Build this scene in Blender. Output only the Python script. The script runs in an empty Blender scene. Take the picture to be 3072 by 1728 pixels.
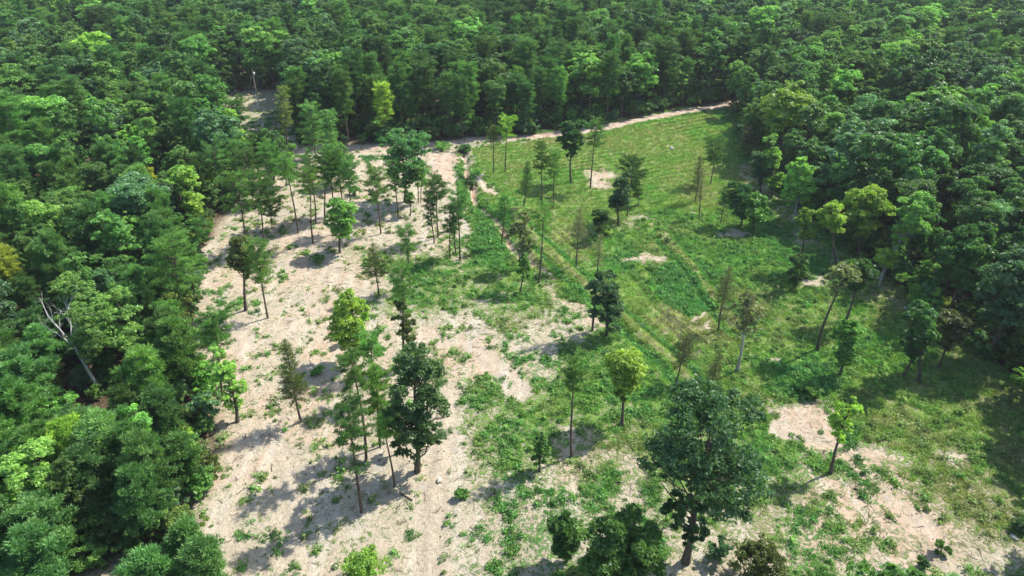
import bpy, math, random
import numpy as np
from mathutils import Vector, Matrix

# ------------------------------------------------------------------ camera, sky, sun
SC = bpy.context.scene
COL = SC.collection
CAM_H, PITCH, FPX = 60.0, math.radians(31.0), 2100.0
cam = bpy.data.cameras.new('camera'); cam.sensor_width = 36.0; cam.lens = 36.0 * FPX / 3072.0
cam.clip_start = 1.0; cam.clip_end = 12000.0
cam_o = bpy.data.objects.new('camera', cam); COL.objects.link(cam_o)
cam_o.location = (0, 0, CAM_H); cam_o.rotation_euler = (math.pi / 2 - PITCH, 0, 0)
SC.camera = cam_o

SUN_EL, SUN_AZ = math.radians(50), math.radians(30)      # azimuth from +x towards +y
world = bpy.data.worlds.new('World'); SC.world = world; world.use_nodes = True
wn = world.node_tree; bgn = wn.nodes['Background']
sky = wn.nodes.new('ShaderNodeTexSky'); sky.sky_type = 'NISHITA'; sky.sun_disc = False
sky.sun_elevation = SUN_EL; sky.sun_rotation = math.pi / 2 - SUN_AZ
wn.links.new(sky.outputs[0], bgn.inputs[0]); bgn.inputs[1].default_value = 0.15
sun = bpy.data.lights.new('sun', 'SUN'); sun.energy = 4.3; sun.angle = math.radians(0.6); sun.color = (1.0, 0.955, 0.88)
sun_o = bpy.data.objects.new('sun', sun); COL.objects.link(sun_o)
sv = Vector((math.cos(SUN_EL) * math.cos(SUN_AZ), math.cos(SUN_EL) * math.sin(SUN_AZ), math.sin(SUN_EL)))
sun_o.rotation_euler = sv.to_track_quat('Z', 'Y').to_euler(); sun_o.location = (60, 60, 120)
SC.view_settings.view_transform = 'Standard'; SC.view_settings.look = 'None'
SC.view_settings.exposure = 1.0; SC.view_settings.gamma = 1.0
SC.view_settings.use_curve_mapping = False
try:
    SC.cycles.max_bounces = 5; SC.cycles.diffuse_bounces = 3; SC.cycles.transmission_bounces = 3
    SC.cycles.glossy_bounces = 2
except Exception:
    pass

R0 = np.random.default_rng(7)
PI = math.pi

# ------------------------------------------------------------------ survey helpers
CP, SP = math.cos(PITCH), math.sin(PITCH)
def ray(px, py):
    u, v = (px - 1536) / FPX, (864 - py) / FPX
    return np.array([u, CP + v * SP, -SP + v * CP])
def G(px, py):                       # surveyed spot on the flat ground plane
    d = ray(px, py); t = CAM_H / -d[2]
    return d[0] * t, d[1] * t
def GP(pts): return np.array([G(*p) for p in pts])
def pix(x, y, z=0.0):
    dz = z - CAM_H
    zc = y * CP - dz * SP; yc = y * SP + dz * CP
    return 1536 + FPX * x / zc, 864 - FPX * yc / zc, zc

# ------------------------------------------------------------------ noise
def _h(i, j, s):
    n = (i * 374761393 + j * 668265263 + s * 974711) & 0x7fffffff
    n = ((n ^ (n >> 13)) * 1274126177) & 0x7fffffff
    return ((n ^ (n >> 16)) & 0xffff) / 65535.0
def vnoise(x, y, s=0):
    xi = np.floor(x).astype(np.int64); yi = np.floor(y).astype(np.int64)
    fx = x - xi; fy = y - yi; fx = fx * fx * (3 - 2 * fx); fy = fy * fy * (3 - 2 * fy)
    a = _h(xi, yi, s); b = _h(xi + 1, yi, s); c = _h(xi, yi + 1, s); d = _h(xi + 1, yi + 1, s)
    return (a * (1 - fx) + b * fx) * (1 - fy) + (c * (1 - fx) + d * fx) * fy
def fbm(x, y, sc, oct=4, s=0):
    v = 0; a = .5; t = 0
    for k in range(oct):
        v = v + a * vnoise(x / sc, y / sc, s + k * 17); t += a; a *= .5; sc *= .5
    return v / t

def sstep(a, b, x):
    t = np.clip((x - a) / (b - a), 0, 1); return t * t * (3 - 2 * t)
def seg_dist(x, y, pts, closed=False):
    pts = np.asarray(pts, float); n = len(pts); D = np.full(np.shape(x), 1e9)
    for k in range(n if closed else n - 1):
        a = pts[k]; b = pts[(k + 1) % n]; ab = b - a; L = (ab ** 2).sum() + 1e-9
        t = np.clip(((x - a[0]) * ab[0] + (y - a[1]) * ab[1]) / L, 0, 1)
        D = np.minimum(D, np.hypot(x - a[0] - t * ab[0], y - a[1] - t * ab[1]))
    return D
def inside(x, y, pts):
    pts = np.asarray(pts, float); c = np.zeros(np.shape(x), bool); n = len(pts)
    for k in range(n):
        x1, y1 = pts[k]; x2, y2 = pts[(k + 1) % n]
        if y1 == y2: continue
        m = ((y1 > y) != (y2 > y)) & (x < (x2 - x1) * (y - y1) / (y2 - y1) + x1)
        c ^= m
    return c
def sdist(x, y, pts):                # >0 inside
    d = seg_dist(x, y, pts, True); return np.where(inside(x, y, pts), d, -d)
def pmask(x, y, pts, soft=2.0):
    return sstep(-soft, soft, sdist(x, y, pts))

# ------------------------------------------------------------------ plan of the place
CLEAR = GP([(120, 1900), (200, 1728), (400, 1650), (560, 1600), (600, 1500), (625, 1380), (600, 1290), (640, 1210), (600, 1120),
            (560, 960), (600, 850), (585, 760), (620, 700), (690, 640), (700, 560), (745, 500), (760, 462), (712, 420), (655, 335),
            (682, 287), (760, 266), (872, 262), (884, 300), (892, 380), (905, 436), (1010, 432), (1290, 422), (1480, 409), (1700, 388),
            (1900, 356), (2100, 319), (2180, 302), (2212, 330), (2225, 420), (2300, 515), (2400, 630), (2500, 712), (2600, 795),
            (2700, 868), (2800, 955), (2910, 1040), (2990, 1110), (3110, 1190), (3230, 1400), (3330, 1728), (3450, 2300), (0, 2300)])
ROAD = GP([(330, 452), (560, 455), (760, 458), (860, 456), (1010, 443), (1170, 438), (1290, 430), (1480, 417), (1600, 408), (1700, 396),
           (1810, 383), (1900, 363), (2000, 345), (2100, 326), (2190, 306), (2260, 292)])
GULLY = GP([(1390, 455), (1399, 500), (1403, 535), (1417, 562), (1422, 598), (1430, 620), (1457, 636), (1487, 655), (1507, 677),
            (1517, 711), (1537, 745), (1592, 777), (1644, 807), (1668, 830)])
BANK = [GP([(1540, 655), (1640, 745), (1760, 850), (1880, 960), (2010, 1080), (2110, 1200)]),
        GP([(1990, 700), (2070, 790), (2150, 905), (2215, 985)]),
        GP([(1900, 790), (1960, 860), (2060, 985), (2140, 1100)])]

TRACKS = [GP([(640, 700), (600, 800), (625, 900), (720, 1010), (735, 1130), (790, 1260), (850, 1400), (880, 1560), (900, 1800)]),
          GP([(760, 1320), (690, 1500), (640, 1660), (600, 1800)]), GP([(1345, 1190), (1330, 1330), (1300, 1480), (1285, 1640), (1280, 1800)]),
          GP([(900, 700), (1000, 800), (960, 900), (800, 1040)]), GP([(1290, 1010), (1420, 1050), (1560, 1180)]),
          GP([(870, 468), (1010, 462), (1150, 458)]), GP([(2340, 1290), (2520, 1330), (2720, 1500), (2860, 1728)])]
SOIL = [  # polygon, vegetation cover, softness
    (GP([(640, 690), (860, 560), (880, 470), (1180, 468), (1290, 560), (1340, 700), (1240, 740), (1120, 790), (1100, 850), (960, 880), (1010, 960),
         (1230, 980), (1250, 1130), (1400, 1165), (1370, 1250), (1345, 1400), (1330, 1500), (1500, 1800), (480, 1800), (560, 1500),
         (620, 1380), (600, 1250), (690, 1180), (640, 1000), (590, 850), (580, 760)]), .27, 4),
    (GP([(1200, 960), (1380, 915), (1560, 985), (1680, 890), (1760, 930), (1740, 1040), (1640, 1120), (1560, 1185), (1400, 1175), (1250, 1120)]), .34, 4),
    (GP([(1297, 464), (1366, 456), (1374, 500), (1378, 556), (1335, 545), (1288, 530), (1292, 490)]), .0, .8),
    (GP([(700, 290), (760, 272), (872, 268), (872, 320), (886, 400), (890, 455), (780, 455), (735, 400), (705, 330)]), .42, 3),
    (GP([(1745, 522), (1800, 508), (1865, 530), (1850, 572), (1765, 565)]), .28, 2.5),
    (GP([(1880, 640), (1960, 620), (1990, 660), (1900, 700), (1860, 700)]), .5, 2.5),
    (GP([(2046, 626), (2098, 628), (2102, 642), (2050, 646)]), .1, .6),
    (GP([(2155, 688), (2268, 690), (2262, 708), (2160, 702)]), .15, .8),
    (GP([(1860, 765), (1990, 745), (1988, 778), (1890, 795)]), .38, 1.5),
    (GP([(2190, 470), (2280, 480), (2350, 590), (2480, 710), (2640, 840), (2750, 925), (2735, 952), (2620, 885), (2450, 795), (2320, 670), (2215, 560)]), .52, 3),
    (GP([(1860, 905), (1990, 900), (1970, 935), (1890, 930)]), .35, 1.0),
    (GP([(1640, 770), (1700, 800), (1790, 880), (1800, 960), (1730, 960), (1660, 850)]), .3, 1.5),
    (GP([(2060, 968), (2123, 935), (2130, 942), (2066, 982)]), .0, .3),
    (GP([(2100, 990), (2130, 966), (2136, 972), (2108, 998)]), .0, .3),
    (GP([(2290, 1060), (2360, 1070), (2380, 1110), (2300, 1110)]), .35, 1.0),
    (GP([(2400, 800), (2500, 820), (2480, 860), (2410, 850)]), .25, 1.2),
    (GP([(2320, 1238), (2440, 1215), (2525, 1280), (2545, 1345), (2430, 1335), (2360, 1290)]), .18, 2.6),
    (GP([(2530, 1305), (2660, 1298), (2725, 1370), (2620, 1392), (2540, 1360)]), .26, 2.5),
    (GP([(2560, 1402), (2700, 1400), (2725, 1500), (2795, 1560), (2850, 1680), (2920, 1800), (2690, 1800), (2640, 1620), (2560, 1545), (2480, 1560), (2400, 1525), (2520, 1470)]), .33, 3.5),
    (GP([(2800, 1330), (2900, 1360), (2900, 1400), (2820, 1390)]), .3, 1.0),
    (GP([(2860, 1640), (3060, 1640), (3060, 1760), (2880, 1760)]), .35, 1.5),
    (GP([(1330, 1190), (1390, 1380), (1430, 1540), (1440, 1728), (1250, 1728), (1300, 1400)]), .22, 2.0),
    (GP([(1580, 1250), (1760, 1290), (1750, 1470), (1900, 1480), (1900, 1540), (1620, 1530)]), .42, 3.0),
    (GP([(1720, 1620), (2100, 1600), (2180, 1728), (2100, 1800), (1700, 1800)]), .40, 2.5),
]
LUSH = [  # polygon, cover, lushness (0 = dry yellow grass, 1 = rich green), softness
    (GP([(1388, 470), (1418, 600), (1500, 720), (1620, 830), (1580, 910), (1480, 890), (1400, 800), (1400, 660), (1380, 560)]), .97, .75, 1.2),
    (GP([(1425, 470), (1445, 590), (1520, 660), (1545, 740), (1500, 680), (1430, 610), (1410, 520)]), .97, .65, .8),
    (GP([(1620, 790), (1760, 860), (1800, 900), (1900, 1000), (1840, 980), (1700, 860)]), .95, .45, 1.0),
    (GP([(1950, 800), (2040, 780), (2100, 850), (2150, 925), (2060, 965), (1980, 880)]), 1., 1.0, .8),
    (GP([(2020, 700), (2160, 720), (2300, 700), (2330, 760), (2260, 860), (2130, 860), (2060, 790)]), .95, .6, 3),
    (GP([(1355, 1185), (1500, 1165), (1640, 1220), (1640, 1390), (1500, 1390), (1400, 1310)]), .66, .55, 3.0),
    (GP([(1080, 760), (1300, 760), (1600, 820), (1560, 930), (1400, 920), (1250, 940), (1130, 900), (1180, 840)]), .62, .5, 3.5),
    (GP([(1760, 1450), (1860, 1400), (1880, 1470), (1800, 1480)]), .85, .75, 1.2),
    (GP([(2300, 1080), (2480, 1090), (2560, 1160), (2400, 1200), (2290, 1170)]), .95, .85, 1.5),
    (GP([(2340, 1500), (2500, 1560), (2600, 1728), (2420, 1760), (2330, 1700)]), .55, .7, 2.0),
    (GP([(2560, 1000), (2720, 980), (2760, 1120), (2600, 1120)]), .95, .55, 2.0),
    (GP([(1480, 1560), (1700, 1540), (1720, 1760), (1420, 1760)]), .52, .8, 3.0),
]
MOWN = GP([(1420, 446), (1900, 372), (2160, 330), (2200, 450), (2240, 590), (2150, 640), (1900, 640), (1760, 700), (1660, 660), (1540, 600), (1440, 520)])
DIAG = GP([(1440, 560), (1560, 600), (1700, 690), (1850, 800), (1950, 850), (2080, 1000), (2160, 1200), (2030, 1200), (1900, 1060), (1760, 880), (1600, 760), (1480, 640)])
SOILED = [GP([(1230, 960), (1430, 1000), (1600, 1090), (1560, 1190), (1380, 1160), (1240, 1100)]),
          GP([(2320, 1238), (2440, 1215), (2560, 1300), (2850, 1400), (2900, 1760), (2400, 1700)]),
          GP([(960, 890), (1080, 900), (1060, 1080), (900, 1080)]), GP([(620, 1330), (860, 1380), (780, 1480), (640, 1450)]),
          GP([(1280, 450), (1380, 450), (1385, 560), (1280, 545)]), GP([(1740, 500), (1880, 500), (1860, 590), (1740, 580)]),
          GP([(1080, 480), (1170, 520), (1100, 590), (1080, 560)]), GP([(900, 1150), (1040, 1150), (1010, 1260), (880, 1240)]),
          GP([(1850, 745), (2000, 740), (1990, 800), (1860, 800)]),
          GP([(1640, 780), (1820, 870), (1890, 1090), (1780, 1060), (1700, 930)])]

def height(x, y):
    x = np.asarray(x, float); y = np.asarray(y, float)
    far = sstep(420, 1400, np.hypot(x, y))
    z = (fbm(x, y, 34, 3, 5) - .5) * 1.5 * (1 - far) + (fbm(x, y, 3.2, 3, 9) - .5) * .26 * (1 - far)
    dg = seg_dist(x, y, GULLY)
    wob = fbm(x, y, 3.0, 2, 77)
    z = z - .75 * (1 - sstep(.15, .8 + wob * .9, dg)) + .18 * np.exp(-((dg - 1.9) / .7) ** 2)
    for b in BANK:
        d = seg_dist(x, y, b); z = z + .42 * np.exp(-(d / 1.0) ** 2) - .34 * np.exp(-((d - 1.8) / .6) ** 2)
    for tk in TRACKS:
        d = seg_dist(x, y, tk) + (fbm(x, y, 5, 2, 181) - .5) * .5
        z = z - .10 * np.exp(-((d - .95) / .32) ** 2) + .05 * np.exp(-(d / .4) ** 2)
    z = z - .18 * (1 - sstep(1.2, 2.6, seg_dist(x, y, ROAD)))
    return z
def H1(x, y): return float(height(np.array([x]), np.array([y]))[0])

def fields(x, y):
    """vegetation cover, lushness, redness of the soil, forest floor, mown stripes"""
    wx = x + (fbm(x, y, 7, 3, 21) - .5) * 6; wy = y + (fbm(x, y, 7, 3, 31) - .5) * 6
    cl = sdist(wx, wy, CLEAR)
    forest = 1 - sstep(-1.5, 1.5, cl)
    px, py, _ = pix(x, y)
    # overall: sparse at the west, green to the east
    edge = sstep(-8, 12, x - (-10 + (y - 50) * .10))
    veg = .27 + .40 * edge * sstep(55, 85, y + x * .35) + (.13 + .11 * sstep(22, 34, x)) * edge
    veg = veg + (fbm(x, y, 9, 4, 41) - .5) * .55
    lush = .30 + (fbm(x, y, 10, 4, 51) - .42) * 1.3
    for p, c, s in SOIL:
        m = pmask(wx, wy, p, s); veg = veg * (1 - m) + c * m
    for p, c, l, s in LUSH:
        m = pmask(wx, wy, p, s); veg = veg * (1 - m) + c * m; lush = lush * (1 - m) + l * m
    mo = pmask(wx, wy, MOWN, 2.0); di = pmask(wx, wy, DIAG, 1.5)
    veg = np.where(mo > .5, np.maximum(veg, np.maximum(.18, .9 - .75 * pmask(wx, wy, SOIL[4][0], 2.5))), veg)
    veg = veg * (1 - di) + np.maximum(veg, .8) * di
    lush = lush * (1 - .6 * mo) + .22 * .6 * mo
    red = np.zeros_like(x) + .05 + .5 * sstep(.45, .75, fbm(x, y, 13, 3, 111))
    for p in SOILED: red = np.maximum(red, .75 * pmask(wx, wy, p, 2.5))
    dg = seg_dist(x, y, GULLY)
    g = (1 - sstep(.25, .8, dg)) * sstep(.2, .5, fbm(x, y, 3.5, 2, 171) + .12); veg = veg * (1 - g); red = np.maximum(red, g * 1.0)
    for tk in TRACKS:
        d = seg_dist(x, y, tk) + (fbm(x, y, 4, 3, 191) - .5) * 1.6
        m = (1 - sstep(.9, 2.2, d)) * sstep(.25, .5, fbm(x, y, 8, 2, 197)); veg = veg * (1 - .85 * m); red = red * (1 - .5 * m)
    for bk in BANK[:2]:
        d = seg_dist(x, y, bk) + (fbm(x, y, 4, 3, 195) - .5) * .8
        m = (1 - sstep(.3, .7, np.abs(d))) * .8; lush = lush * (1 - m); veg = veg * (1 - m) + .80 * m
        m = np.exp(-((d - 1.9) / .7) ** 2); lush = lush * (1 - m) + .9 * m; veg = veg * (1 - m) + m
    dr = seg_dist(x, y, ROAD); r = 1 - sstep(1.6, 2.4, dr + (fbm(x, y, 2, 2, 91) - .5) * 1.2); veg = veg * (1 - r) + .03 * r
    s1 = np.sin(dr * 3.1 * .9 + (fbm(x, y, 10, 3, 61) - .5) * 6) * .5 * sstep(.35, .7, fbm(x, y, 15, 3, 63)) + .5
    s2 = np.sin(seg_dist(x, y, BANK[0]) * 3.6 + (fbm(x, y, 10, 3, 71) - .5) * 4.0) * .5 * sstep(.25, .6, fbm(x, y, 12, 3, 73)) + .5
    stripe = .5 + (s1 - .5) * mo * (1 - di) + (s2 - .5) * di
    veg = np.clip(veg, 0, 1) ; lush = np.clip(lush, 0, 1)
    return veg, lush, np.clip(red, 0, 1), forest, stripe

# ------------------------------------------------------------------ node helpers / materials
def mat(name):
    m = bpy.data.materials.new(name); m.use_nodes = True
    nt = m.node_tree; nt.nodes.clear()
    out = nt.nodes.new('ShaderNodeOutputMaterial')
    return m, nt, out
class NB:
    def __init__(s, nt): s.nt = nt
    def n(s, t, **k):
        a = s.nt.nodes.new(t)
        for q, v in k.items(): setattr(a, q, v)
        return a
    def l(s, a, b): s.nt.links.new(a, b)
    def val(s, sock, v):
        if isinstance(v, (int, float)): sock.default_value = v
        elif isinstance(v, tuple): sock.default_value = v if len(v) == 4 or sock.type == 'VECTOR' else v + (1,)
        else: s.l(v, sock)
    def math(s, op, a, b=None, c=None, clamp=False):
        m = s.n('ShaderNodeMath', operation=op); m.use_clamp = clamp
        for i, v in enumerate((a, b, c)):
            if v is not None: s.val(m.inputs[i], v)
        return m.outputs[0]
    def mix(s, f, a, b, blend='MIX'):
        m = s.n('ShaderNodeMix', data_type='RGBA', blend_type=blend)
        s.val(m.inputs[0], f); s.val(m.inputs[6], a); s.val(m.inputs[7], b); return m.outputs[2]
    def noise(s, sc, det=3, rough=.55, vec=None, dist=0):
        m = s.n('ShaderNodeTexNoise'); m.inputs['Scale'].default_value = sc; m.inputs['Detail'].default_value = det
        m.inputs['Roughness'].default_value = rough; m.inputs['Distortion'].default_value = dist
        if vec is not None: s.l(vec, m.inputs['Vector'])
        return m.outputs['Fac']
    def ramp(s, f, lo, hi):
        m = s.n('ShaderNodeMapRange'); m.interpolation_type = 'SMOOTHSTEP'
        s.val(m.inputs[0], f); s.val(m.inputs[1], lo); s.val(m.inputs[2], hi); return m.outputs[0]
    def attr(s, name):
        return s.n('ShaderNodeAttribute', attribute_name=name)

def foliage_material(name='foliage', trans=.28, rough=.5, spec=.35, mass=False):
    m, nt, out = mat(name); b = NB(nt)
    oi = b.n('ShaderNodeObjectInfo'); at = b.attr('shade')
    hsv = b.n('ShaderNodeHueSaturation')
    if mass:
        ti = b.attr('tint'); ti.attribute_type = 'INSTANCER'; b.l(ti.outputs['Color'], hsv.inputs['Color'])
    else:
        b.l(oi.outputs['Color'], hsv.inputs['Color'])
    r = oi.outputs['Random']
    b.val(hsv.inputs['Hue'], b.math('ADD', b.math('MULTIPLY', b.math('SUBTRACT', b.math('FRACT', b.math('MULTIPLY', r, 7.3)), .5), .028),
          b.math('ADD', b.math('MULTIPLY', b.math('SUBTRACT', at.outputs['Fac'], .5), -.035), .5)))
    b.val(hsv.inputs['Value'], b.math('MULTIPLY', b.math('ADD', b.math('MULTIPLY', r, .70), .62), b.math('ADD', b.math('MULTIPLY', at.outputs['Fac'], .95), .52)))
    hsv.inputs['Saturation'].default_value = .93
    p = b.n('ShaderNodeBsdfPrincipled'); b.l(hsv.outputs[0], p.inputs['Base Color'])
    p.inputs['Roughness'].default_value = rough; p.inputs['Specular IOR Level'].default_value = spec
    t = b.n('ShaderNodeBsdfTranslucent')
    b.l(b.mix(1.0, hsv.outputs[0], (1.25, 1.45, .55), 'MULTIPLY'), t.inputs['Color'])
    mx = b.n('ShaderNodeMixShader'); mx.inputs[0].default_value = trans
    b.l(p.outputs[0], mx.inputs[1]); b.l(t.outputs[0], mx.inputs[2]); b.l(mx.outputs[0], out.inputs[0])
    return m
M_LEAF = foliage_material('foliage', .42)
M_NEEDLE = foliage_material('needles', .34, .55, .25)
M_LEAF_MASS = foliage_material('foliage_of_the_woods', .42, .5, .35, True)
M_NEEDLE_MASS = foliage_material('needles_of_the_woods', .34, .55, .25, True)
M_WEED = foliage_material('weed_leaves', .3, .6, .2, True)

def bark(name, c1, c2):
    m, nt, out = mat(name); b = NB(nt)
    tc = b.n('ShaderNodeTexCoord').outputs['Object']
    mp = b.n('ShaderNodeMapping'); mp.inputs['Scale'].default_value = (6, 6, 1.6); b.l(tc, mp.inputs[0])
    f = b.ramp(b.noise(1.6, 5, .65, mp.outputs[0]), .35, .68)
    p = b.n('ShaderNodeBsdfPrincipled'); b.l(b.mix(f, c1, c2), p.inputs['Base Color'])
    p.inputs['Roughness'].default_value = .9; p.inputs['Specular IOR Level'].default_value = .1
    bp = b.n('ShaderNodeBump'); bp.inputs['Strength'].default_value = .6; bp.inputs['Distance'].default_value = .05
    b.l(f, bp.inputs['Height']); b.l(bp.outputs[0], p.inputs['Normal'])
    b.l(p.outputs[0], out.inputs[0]); return m
M_BARK = bark('bark', (.055, .043, .034), (.17, .14, .115))
M_PINEBARK = bark('pine_bark', (.07, .048, .036), (.21, .155, .12))
M_PALEBARK = bark('pale_bark', (.22, .20, .17), (.55, .52, .46))
M_WHITEBARK = bark('bleached_wood', (.36, .34, .30), (.68, .65, .58))
M_DEADWOOD = bark('dead_wood', (.22, .18, .14), (.50, .43, .34))

def ground_material():
    m, nt, out = mat('ground_soil_and_grass'); b = NB(nt)
    pos = b.n('ShaderNodeNewGeometry').outputs['Position']
    A = b.attr('cover'); sep = b.n('ShaderNodeSeparateColor'); b.l(A.outputs['Color'], sep.inputs[0])
    veg, lush, red = sep.outputs
    B = b.attr('kinds'); sp2 = b.n('ShaderNodeSeparateColor'); b.l(B.outputs['Color'], sp2.inputs[0])
    forest, stripe, _ = sp2.outputs
    n_big = b.noise(.12, 4, .6, pos, .6); n_mid = b.noise(.55, 5, .62, pos, .8); n_fine = b.noise(2.6, 6, .7, pos, .5)
    n_x = b.noise(9.0, 4, .7, pos); n_c = b.noise(1.2, 5, .7, pos, 1.2)
    # soil
    tm = b.n('ShaderNodeMapping'); tm.inputs['Rotation'].default_value = (0, 0, .28); tm.inputs['Scale'].default_value = (.55, .05, 1); b.l(pos, tm.inputs[0]); tmap = tm.outputs[0]
    sand = b.mix(b.ramp(n_fine, .3, .7), (.31, .255, .18), (.48, .41, .305))
    peach = b.mix(b.ramp(n_mid, .3, .7), (.38, .265, .175), (.47, .365, .275))
    rust = b.mix(n_fine, (.22, .105, .065), (.36, .22, .14))
    s1 = b.mix(b.ramp(b.math('ADD', red, b.math('MULTIPLY', b.math('SUBTRACT', n_mid, .5), .9)), .15, .75), sand, peach)
    s2 = b.mix(b.ramp(b.math('ADD', red, b.math('MULTIPLY', b.math('SUBTRACT', n_c, .5), .5)), .78, 1.02), s1, rust)
    # dry litter and dark specks on the soil
    track = b.ramp(b.noise(1.0, 4, .6, tmap, .4), .50, .62)
    s2 = b.mix(b.math('MULTIPLY', track, .45), s2, (.50, .455, .37))
    lit = b.mix(b.ramp(n_x, .3, .7), (.16, .135, .095), (.36, .325, .255))
    litter = b.mix(b.math('MULTIPLY', b.ramp(n_c, .5, .70), .55), s2, lit)
    grey = b.mix(b.math('MULTIPLY', b.ramp(b.noise(.3, 5, .7, pos, 1.0), .52, .70), .6), litter, (.30, .275, .245))
    speck = b.mix(b.math('MULTIPLY', b.ramp(b.noise(4.5, 3, .8, pos), .62, .70), .5), grey, (.13, .115, .07))
    # grass
    dry = b.mix(b.ramp(n_fine, .3, .72), (.19, .20, .075), (.36, .35, .17))
    grn = b.mix(b.ramp(n_fine, .3, .7), (.055, .17, .035), (.14, .32, .070))
    yg = b.mix(b.ramp(n_fine, .3, .7), (.12, .22, .032), (.21, .34, .07))
    g1 = b.mix(b.ramp(b.math('ADD', lush, b.math('MULTIPLY', b.math('SUBTRACT', n_mid, .5), 1.1)), .12, .42), dry, yg)
    g2 = b.mix(b.ramp(b.math('ADD', lush, b.math('MULTIPLY', b.math('SUBTRACT', n_c, .5), .7)), .5, .85), g1, grn)
    st = b.math('ADD', stripe, b.math('MULTIPLY', b.math('SUBTRACT', n_c, .5), .6))
    g3 = b.mix(b.math('MULTIPLY', b.ramp(st, .5, .95), .5), g2, (.33, .34, .15))
    g4 = b.mix(b.math('MULTIPLY', b.ramp(st, .42, .0), .35), g3, (.05, .10, .022))
    patch = b.math('ADD', b.math('MULTIPLY', b.math('SUBTRACT', n_c, .5), 2.1), b.math('MULTIPLY', b.math('SUBTRACT', n_fine, .5), 1.3))
    patch = b.math('ADD', patch, b.math('MULTIPLY', b.math('SUBTRACT', n_big, .5), .5))
    f = b.ramp(b.math('ADD', veg, patch), .42, .80)
    straw = b.mix(b.ramp(n_x, .3, .7), (.15, .16, .07), (.36, .35, .22))
    f0 = b.ramp(b.math('ADD', veg, b.math('MULTIPLY', patch, 1.2)), .18, .62)
    surf = b.mix(b.math('MULTIPLY', f0, .75), speck, straw)
    surf = b.mix(f, surf, g4)
    floor_ = b.mix(b.ramp(n_fine, .3, .7), (.045, .032, .020), (.15, .105, .065))
    surf = b.mix(forest, surf, floor_)
    p = b.n('ShaderNodeBsdfPrincipled'); b.l(surf, p.inputs['Base Color'])
    p.inputs['Roughness'].default_value = .95; p.inputs['Specular IOR Level'].default_value = .08
    h = b.math('ADD', b.math('MULTIPLY', n_fine, 1.0), b.math('MULTIPLY', n_x, .35))
    h = b.math('ADD', h, b.math('MULTIPLY', b.math('MULTIPLY', f, n_x), 1.1))
    h = b.math('ADD', h, b.math('MULTIPLY', stripe, .5))
    bp = b.n('ShaderNodeBump'); bp.inputs['Strength'].default_value = .9; bp.inputs['Distance'].default_value = .22
    b.l(h, bp.inputs['Height']); b.l(bp.outputs[0], p.inputs['Normal'])
    b.l(p.outputs[0], out.inputs[0]); return m
M_GROUND = ground_material()

def road_material():
    m, nt, out = mat('packed_dirt'); b = NB(nt)
    pos = b.n('ShaderNodeNewGeometry').outputs['Position']
    a = b.noise(.5, 5, .6, pos, .8); c = b.noise(3, 5, .7, pos)
    col = b.mix(b.ramp(a, .32, .68), (.27, .18, .12), (.44, .36, .27))
    col = b.mix(b.math('MULTIPLY', b.ramp(c, .55, .7), .6), col, (.22, .15, .10))
    p = b.n('ShaderNodeBsdfPrincipled'); b.l(col, p.inputs['Base Color']); p.inputs['Roughness'].default_value = .95
    bp = b.n('ShaderNodeBump'); bp.inputs['Strength'].default_value = .7; bp.inputs['Distance'].default_value = .12
    b.l(c, bp.inputs['Height']); b.l(bp.outputs[0], p.inputs['Normal'])
    b.l(p.outputs[0], out.inputs[0]); return m
M_ROAD = road_material()
def flat(name, c, rough=.7, metal=0.):
    m, nt, out = mat(name); b = NB(nt)
    pos = b.n('ShaderNodeTexCoord').outputs['Object']
    f = b.noise(5, 4, .6, pos)
    p = b.n('ShaderNodeBsdfPrincipled')
    b.l(b.mix(f, tuple(q * .75 for q in c), tuple(min(1, q * 1.2) for q in c)), p.inputs['Base Color'])
    p.inputs['Roughness'].default_value = rough; p.inputs['Metallic'].default_value = metal
    b.l(p.outputs[0], out.inputs[0]); return m
M_ROCK = flat('pale_stone', (.42, .385, .32), .9)
M_DROCK = flat('brown_stone', (.25, .19, .14), .9)
M_WHITE = flat('white_paint', (.78, .78, .76), .4)
M_GREYMETAL = flat('grey_metal', (.35, .36, .38), .45, .5)
M_WIRE = flat('wire', (.28, .28, .29), .5)
M_POLE = bark('pole_wood', (.16, .13, .10), (.33, .28, .23))
M_CERAMIC = flat('brown_ceramic', (.2, .11, .07), .3)

# ------------------------------------------------------------------ mesh helpers
def mesh_np(name, V, F, mats, mi=None, shade=None, smooth=False):
    """V (n,3); F list of int arrays, each (m,3) or (m,4)"""
    me = bpy.data.meshes.new(name)
    me.vertices.add(len(V)); me.vertices.foreach_set('co', np.asarray(V, np.float32).ravel())
    nl = sum(f.size for f in F); npoly = sum(len(f) for f in F)
    me.loops.add(nl); me.loops.foreach_set('vertex_index', np.concatenate([f.ravel() for f in F]).astype(np.int32))
    me.polygons.add(npoly)
    tot = np.concatenate([np.full(len(f), f.shape[1]) for f in F]).astype(np.int32)
    me.polygons.foreach_set('loop_start', (np.cumsum(tot) - tot).astype(np.int32))
    if mi is not None: me.polygons.foreach_set('material_index', np.asarray(mi, np.int32))
    if smooth: me.polygons.foreach_set('use_smooth', np.ones(npoly, bool))
    for m_ in mats: me.materials.append(m_)
    if shade is not None:
        a = me.attributes.new('shade', 'FLOAT', 'POINT'); a.data.foreach_set('value', np.asarray(shade, np.float32))
    me.update(calc_edges=True); return me

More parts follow.
